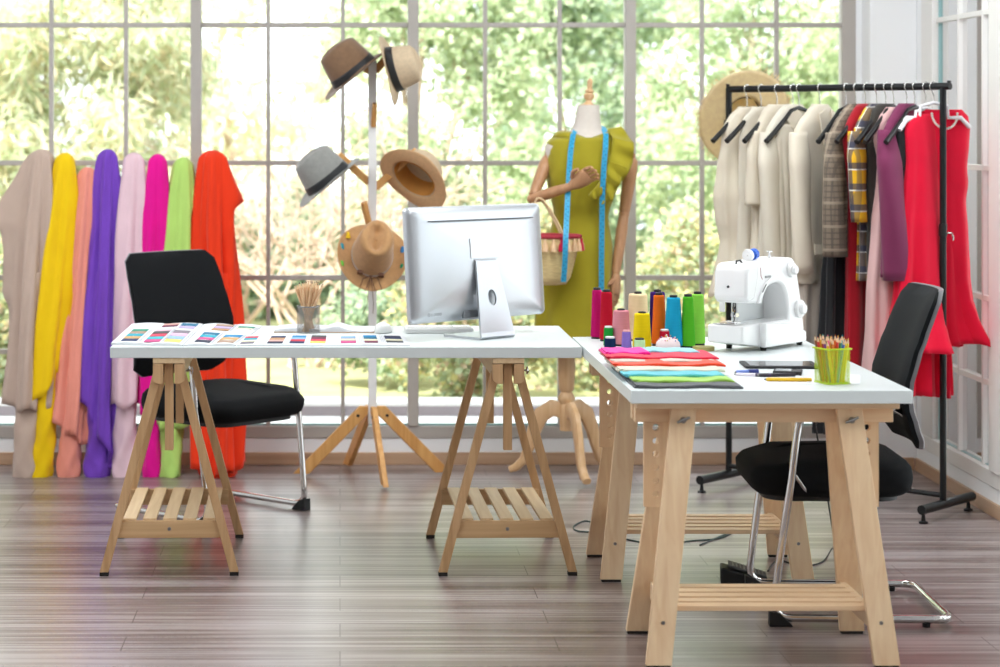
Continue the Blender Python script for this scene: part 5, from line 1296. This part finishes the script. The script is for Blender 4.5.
C_tartan = plaid('yellow_tartan', '#efb91e', [(0, 15, .35, '#3a3f55', .8), (2, 13, .36, '#3a3f55', .8), (0, 15, .06, '#f2efe6', .9), (2, 13, .06, '#f2efe6', .9), (1, 15, .3, '#3a3f55', .5)])
P0 = [(.088, .03, .02, 0, 0)]
def shoulders(w_, th_=.03, top=.062, end=.185): return [(top, .045, .02, 0, 0), (top+.028, .085, .026, .0, 0), (top+.068, w_*.80, th_, 0, 0), (top+.10, w_*.96, th_*1.05, 0, 0), (end+.01, w_, th_*1.1, .02, 0)]
# ---- light clothes at the far, left end
garment('camisole', 'narrow cream camisole squeezed between the sleeveless top and the blouse', 761, -3, C_ivory, [(.07, .045, .018, 0, 0), (.12, .105, .02, 0, 0), (.2, .125, .025, .03, 0), (.35, .12, .035, .08, 0), (.6, .125, .04, .1, 0), (.85, .135, .05, .14, 0)], nf=4, seed=22, cat='camisole')
hanger('black hanger carrying the narrow cream camisole', 761, -3)
garment('sleeveless_top', 'cream sleeveless top with a peplum, leftmost on the rack', 747, -4, C_cream, [(.07, .045, .02, 0, 0), (.11, .10, .028, .02, 0), (.16, .135, .035, .05, 0), (.22, .14, .035, .05, 0), (.30, .155, .045, .08, 0), (.42, .165, .06, .12, 0), (.50, .155, .06, .12, 0), (.60, .135, .05, .1, 0), (.72, .15, .07, .16, 0), (.80, .165, .085, .22, 0)], nf=5, seed=2, cat='top', hemwave=.015)
garment('blouse', 'cream short sleeved blouse, fourth from the left end of the rack', 777, -2, C_cream, shoulders(.14)+[(.35, .14, .05, .08, 0), (.55, .14, .05, .1, 0), (.66, .15, .06, .14, 0), (.78, .16, .065, .16, 0)], nf=4, seed=3, cat='blouse',
        sleeves=[(1, [(.125, .165, 0), (.148, .25, -.01), (.155, .36, -.015), (.15, .45, -.015)], [.030, .040, .044, .048], None)])
garment('trousers', 'cream trousers folded over a hanger near the left of the rack', 799, -2, C_ivory, [(.14, .12, .012, 0, 0), (.2, .135, .02, .06, 0), (.4, .135, .03, .12, 0), (.7, .13, .035, .15, 0), (.95, .125, .035, .15, 0)], nf=7, seed=4, cat='trousers')
garment('shirt', 'ivory collared shirt hanging left of the white blazer', 793, -4, C_ivory, shoulders(.16)+[(.35, .165, .05, .12, 0), (.6, .165, .06, .16, 0), (.9, .175, .06, .18, 0)], nf=5, seed=6, cat='shirt',
        sleeves=[(1, [(.145, .17, 0), (.17, .28, -.02), (.165, .5, -.03), (.15, .72, -.03)], [.035, .048, .044, .036], None)],
        extra=lambda t, W, u, v: [tab('collar', C_white, t, [W(.02, .075, -.03), W(.08, .12, -.035), W(.055, .16, -.045), W(.0, .10, -.04)])])
def blz(t, W, u, v):
    tab('lapel', C_white, t, [W(.02, .08, -.035), W(.075, .10, -.04), W(.055, .26, -.06), W(-.015, .30, -.062)]); tab('lapel', C_white, t, [W(-.02, .08, -.035), W(-.075, .11, -.04), W(-.06, .20, -.06), W(-.02, .28, -.062)])
    tab('black_lining', C_black, t, [W(-.018, .20, -.058), W(-.045, .22, -.06), W(-.10, .46, -.075), W(-.035, .42, -.075)])
    tab('pocket_flap', C_white, t, [W(.14, .59, -.06), W(.05, .595, -.075), W(.05, .635, -.078), W(.14, .63, -.062)])
garment('blazer', 'off white blazer with lapels and a pocket flap in the light clothes', 820, 4, C_white, shoulders(.175, .035)+[(.35, .17, .055, .06, 0), (.5, .155, .06, .08, 0), (.62, .17, .06, .08, 0), (.74, .178, .06, .1, 0)], nf=3, seed=7, cat='blazer',
        sleeves=[(1, [(.155, .17, 0), (.18, .28, -.02), (.185, .48, -.03), (.175, .70, -.035)], [.04, .052, .048, .042], None)], extra=blz)
garment('skirt', 'long greige satin skirt hanging below the off white blazer', 822, 4, C_greige, [(.30, .10, .02, 0, 0), (.45, .12, .03, .1, 0), (.7, .15, .045, .15, 0), (.90, .165, .05, .2, 0), (1.06, .17, .05, .2, 0)], nf=4, seed=8, cat='skirt', hemwave=.04)
# ---- dark clothes in the middle
garment('long_skirt', 'long black skirt hanging behind the pencil cup', 846, 4, C_black, [(.16, .06, .012, 0, 0), (.22, .065, .02, .05, 0), (.45, .10, .03, .1, 0), (.7, .135, .045, .18, 0), (1.0, .15, .055, .22, 0), (1.30, .16, .06, .25, 0)], nf=7, seed=9, cat='skirt', extra=lambda t, W, u, v: [tab('strap', C_black, t, [W(-.04, .15, -.03), W(-.01, .15, -.03), W(.13, .43, -.05), W(.09, .43, -.05)])])
garment('plaid_jacket', 'grey brown plaid jacket on the rack', 856, 2, C_plaid, shoulders(.17, .032)+[(.35, .16, .04, .05, 0), (.5, .15, .04, .06, 0), (.61, .155, .04, .08, 0)], nf=3, seed=10, cat='jacket',
        sleeves=[(1, [(.15, .17, 0), (.185, .30, -.02), (.20, .44, -.03), (.19, .63, -.03)], [.036, .050, .052, .054], None)],
        extra=lambda t, W, u, v: [tab('collar', C_plaid, t, [W(.015, .075, -.03), W(.08, .115, -.035), W(.06, .17, -.045), W(.0, .13, -.04)])])
garment('long_dress', 'long dark red dress between the plaid jacket and the tartan shirt', 866, 2, C_dred, shoulders(.15, .028)+[(.4, .12, .03, .08, 0), (.8, .125, .035, .12, 0), (1.25, .13, .04, .15, 0)], nf=4, seed=11, cat='dress')
garment('tartan_shirt', 'yellow tartan shirt on the rack', 877, 2, C_tartan, shoulders(.155, .028)+[(.35, .12, .035, .08, 0), (.55, .12, .035, .1, 0), (.72, .125, .035, .1, 0)], nf=4, seed=12, cat='shirt',
        sleeves=[(1, [(.14, .165, 0), (.165, .26, -.015), (.165, .38, -.02), (.155, .50, -.02)], [.036, .044, .040, .034], None)])
garment('dark_cardigan', 'dark charcoal cardigan hanging behind the pink dress', 886, 2, C_char, shoulders(.13, .025)+[(.4, .12, .03, .08, 0), (.7, .12, .03, .1, 0)], nf=4, seed=13, cat='cardigan')
garment('pink_dress', 'powder pink sleeveless dress on the rack', 894, 2, C_pink, [(.075, .04, .022, 0, 0), (.11, .085, .028, 0, 0), (.145, .118, .03, 0, 0), (.20, .125, .032, .02, 0), (.27, .095, .034, .04, 0), (.36, .10, .04, .06, 0), (.5, .125, .05, .08, 0), (.75, .155, .06, .14, .0), (1.10, .165, .07, .2, 0)], nf=5, seed=14, cat='dress',
        extra=lambda t, W, u, v: [tab('collar', C_pink, t, [W(.0, .07, -.03), W(.085, .11, -.034), W(.075, .15, -.042), W(.0, .115, -.04)])])
garment('plum_jacket', 'plum purple jacket on the rack beside the red dresses', 907, 2, C_plum, shoulders(.155, .032)+[(.35, .145, .045, .05, 0), (.5, .14, .045, .06, 0), (.70, .15, .045, .08, 0)], nf=3, seed=15, cat='jacket',
        sleeves=[(1, [(.14, .16, -.0), (.158, .28, -.02), (.14, .5, -.03), (.105, .71, -.03)], [.038, .058, .062, .070], None)])
garment('black_top', 'black top with a white strap squeezed beside the red dresses', 915, 2, C_black, [(.12, .09, .02, 0, 0), (.18, .13, .028, .03, 0), (.3, .12, .03, .06, 0), (.45, .10, .03, .08, 0)], nf=4, seed=16, cat='top')
# ---- red dresses at the near end
def pleats(amp): pass
garment('red_dress', 'scarlet sleeveless dress with a flared hem, left of the rack post', 926, -14, C_red, [(.10, .04, .02, 0, 0), (.13, .09, .025, 0, 0), (.17, .105, .03, .02, 0), (.27, .10, .035, .06, 0), (.38, .112, .04, .08, 0), (.55, .135, .05, .12, .0), (.75, .14, .055, .16, .0), (.86, .15, .065, .2, 0), (.905, .165, .075, .28, 0), (.96, .185, .09, .32, 0)], nf=6, seed=17, cat='dress', hemwave=.012)
garment('red_slip_dress', 'longer scarlet dress whose pleated hem shows below the flared ones', 921, -14, C_red, [(.14, .07, .02, 0, 0), (.2, .09, .025, .03, 0), (.5, .10, .035, .1, 0), (.8, .115, .05, .2, .0), (1.14, .125, .06, .26, .0)], nf=9, seed=18, cat='dress', hemwave=.008)
t = garment('mermaid_dress', 'scarlet sleeveless mermaid dress right of the rack post, by the side window', 934, -38, C_red, [(.085, .075, .02, 0, -.04), (.11, .10, .024, 0, -.04), (.15, .108, .03, .02, -.04), (.22, .106, .036, .04, -.04), (.30, .100, .04, .05, -.04), (.36, .106, .04, .05, -.04), (.42, .098, .04, .05, -.04), (.55, .105, .045, .06, -.045), (.70, .11, .048, .08, -.05), (.78, .116, .05, .12, -.055), (.84, .13, .06, .22, -.06), (.945, .175, .08, .3, -.068)], nf=4, seed=19, cat='dress', hemwave=.02, cy=.03, cyh=.05)
o_, u_, v_ = local(934, -38); Wm = lambda a, z, b_=0: up3(o_, ZBAR-z)+u_*a+v_*b_
k = MB()
cp = [Wm(-.04+.048*math.cos(a), .10+.055*(-math.sin(a)), -.0-.012*abs(math.sin(a))) for a in [math.radians(q) for q in range(180, 361, 9)]]
for p in cp: k.lathe([(.0001, -.005), (.004, -.003), (.005, 0), (.004, .003), (.0001, .005)], 8, None, p, caps=False)
o = k.build('pearl_neckline', mat('pearl_trim', '#e8dfd8', .3), t, smooth=60); o['kind'] = 'stuff'
# ---- hangers
for i, (px, tn) in enumerate(((747, -4), (777, -2), (799, -2), (793, -4), (820, 4), (846, 4), (856, 2), (866, 2), (877, 2), (886, 2), (894, 2), (907, 2), (915, 2))):
    lab = ['black hanger carrying the cream sleeveless top', 'black hanger carrying the cream short sleeved blouse', 'black hanger carrying the cream trousers', 'black hanger carrying the ivory shirt', 'black hanger carrying the off white blazer', 'black hanger carrying the long black skirt', 'black hanger carrying the plaid jacket', 'black hanger carrying the dark red dress', 'black hanger carrying the yellow tartan shirt', 'black hanger carrying the charcoal cardigan', 'black hanger carrying the powder pink dress', 'black hanger carrying the plum jacket', 'black hanger carrying the black top'][i]
    hanger(lab, px, tn, half=(.17 if i in (3, 4, 6, 8, 11) else .20))
hanger('white plastic hanger carrying the left scarlet dress', 926, -14, M_hgw, half=.13, drop=.16, grp='white hangers on the clothes rack', th_=.007, zt=.08)
hanger('white plastic hanger carrying the scarlet mermaid dress', 934, -38, M_hgw, half=.135, drop=.15, grp='white hangers on the clothes rack', th_=.007, zt=.06)
# black strap hanging from the hanger end
k = MB(); o_, u_, v_ = local(838, 4); a = up3(o_, ZBAR-.20)+u_*.19; b_ = up3(o_, ZBAR-.62)+u_*.28
# straw hat hung on the far end of the bar
M_raff = mat('frayed_raffia', '#f8dfba', .9, var=.1, scale=50, stretch=(1, 1, 1), bump=.6, bscale=150, trans=.5)
hc = PF+BD*.02+Vector((.088, .06, ZBAR-.112))
hatr, Ph = hat('wide straw sun hat with a frayed brim, hung on the left end of the rack', hc, (-.12, .90, .36), (-.1, -.2, 1), M_raff, None, R_=.196, h=.10, rx=.078, ry=.09, brim_up=.004, front_dip=.006, name='straw_hat', lining=mat('black_inner_ribbon', '#1b1c20', .6))
r = random.Random(2); k = MB()
for i in range(420):
    a = r.uniform(0, 2*PI); q0 = Ph(math.cos(a)*.204, math.sin(a)*.184, 0); q1 = Ph(math.cos(a+r.uniform(-.08, .08))*(.212+r.uniform(0, .010)), math.sin(a+r.uniform(-.08, .08))*(.194+r.uniform(0, .010)), r.uniform(-.006, .006)); k.tube([q0, q1], .0009, 4, caps=False)
o = k.build('frayed_fringe', M_raff, hatr, smooth=60); o['kind'] = 'stuff'
MB().tube([Ph(0, -.08, 0), Ph(-.05, -.085, -.01), Ph(-.10, -.06, -.02), Ph(-.16, -.05, -.03)], .003, 6).build('ribbon_end', B_black, hatr, smooth=60)
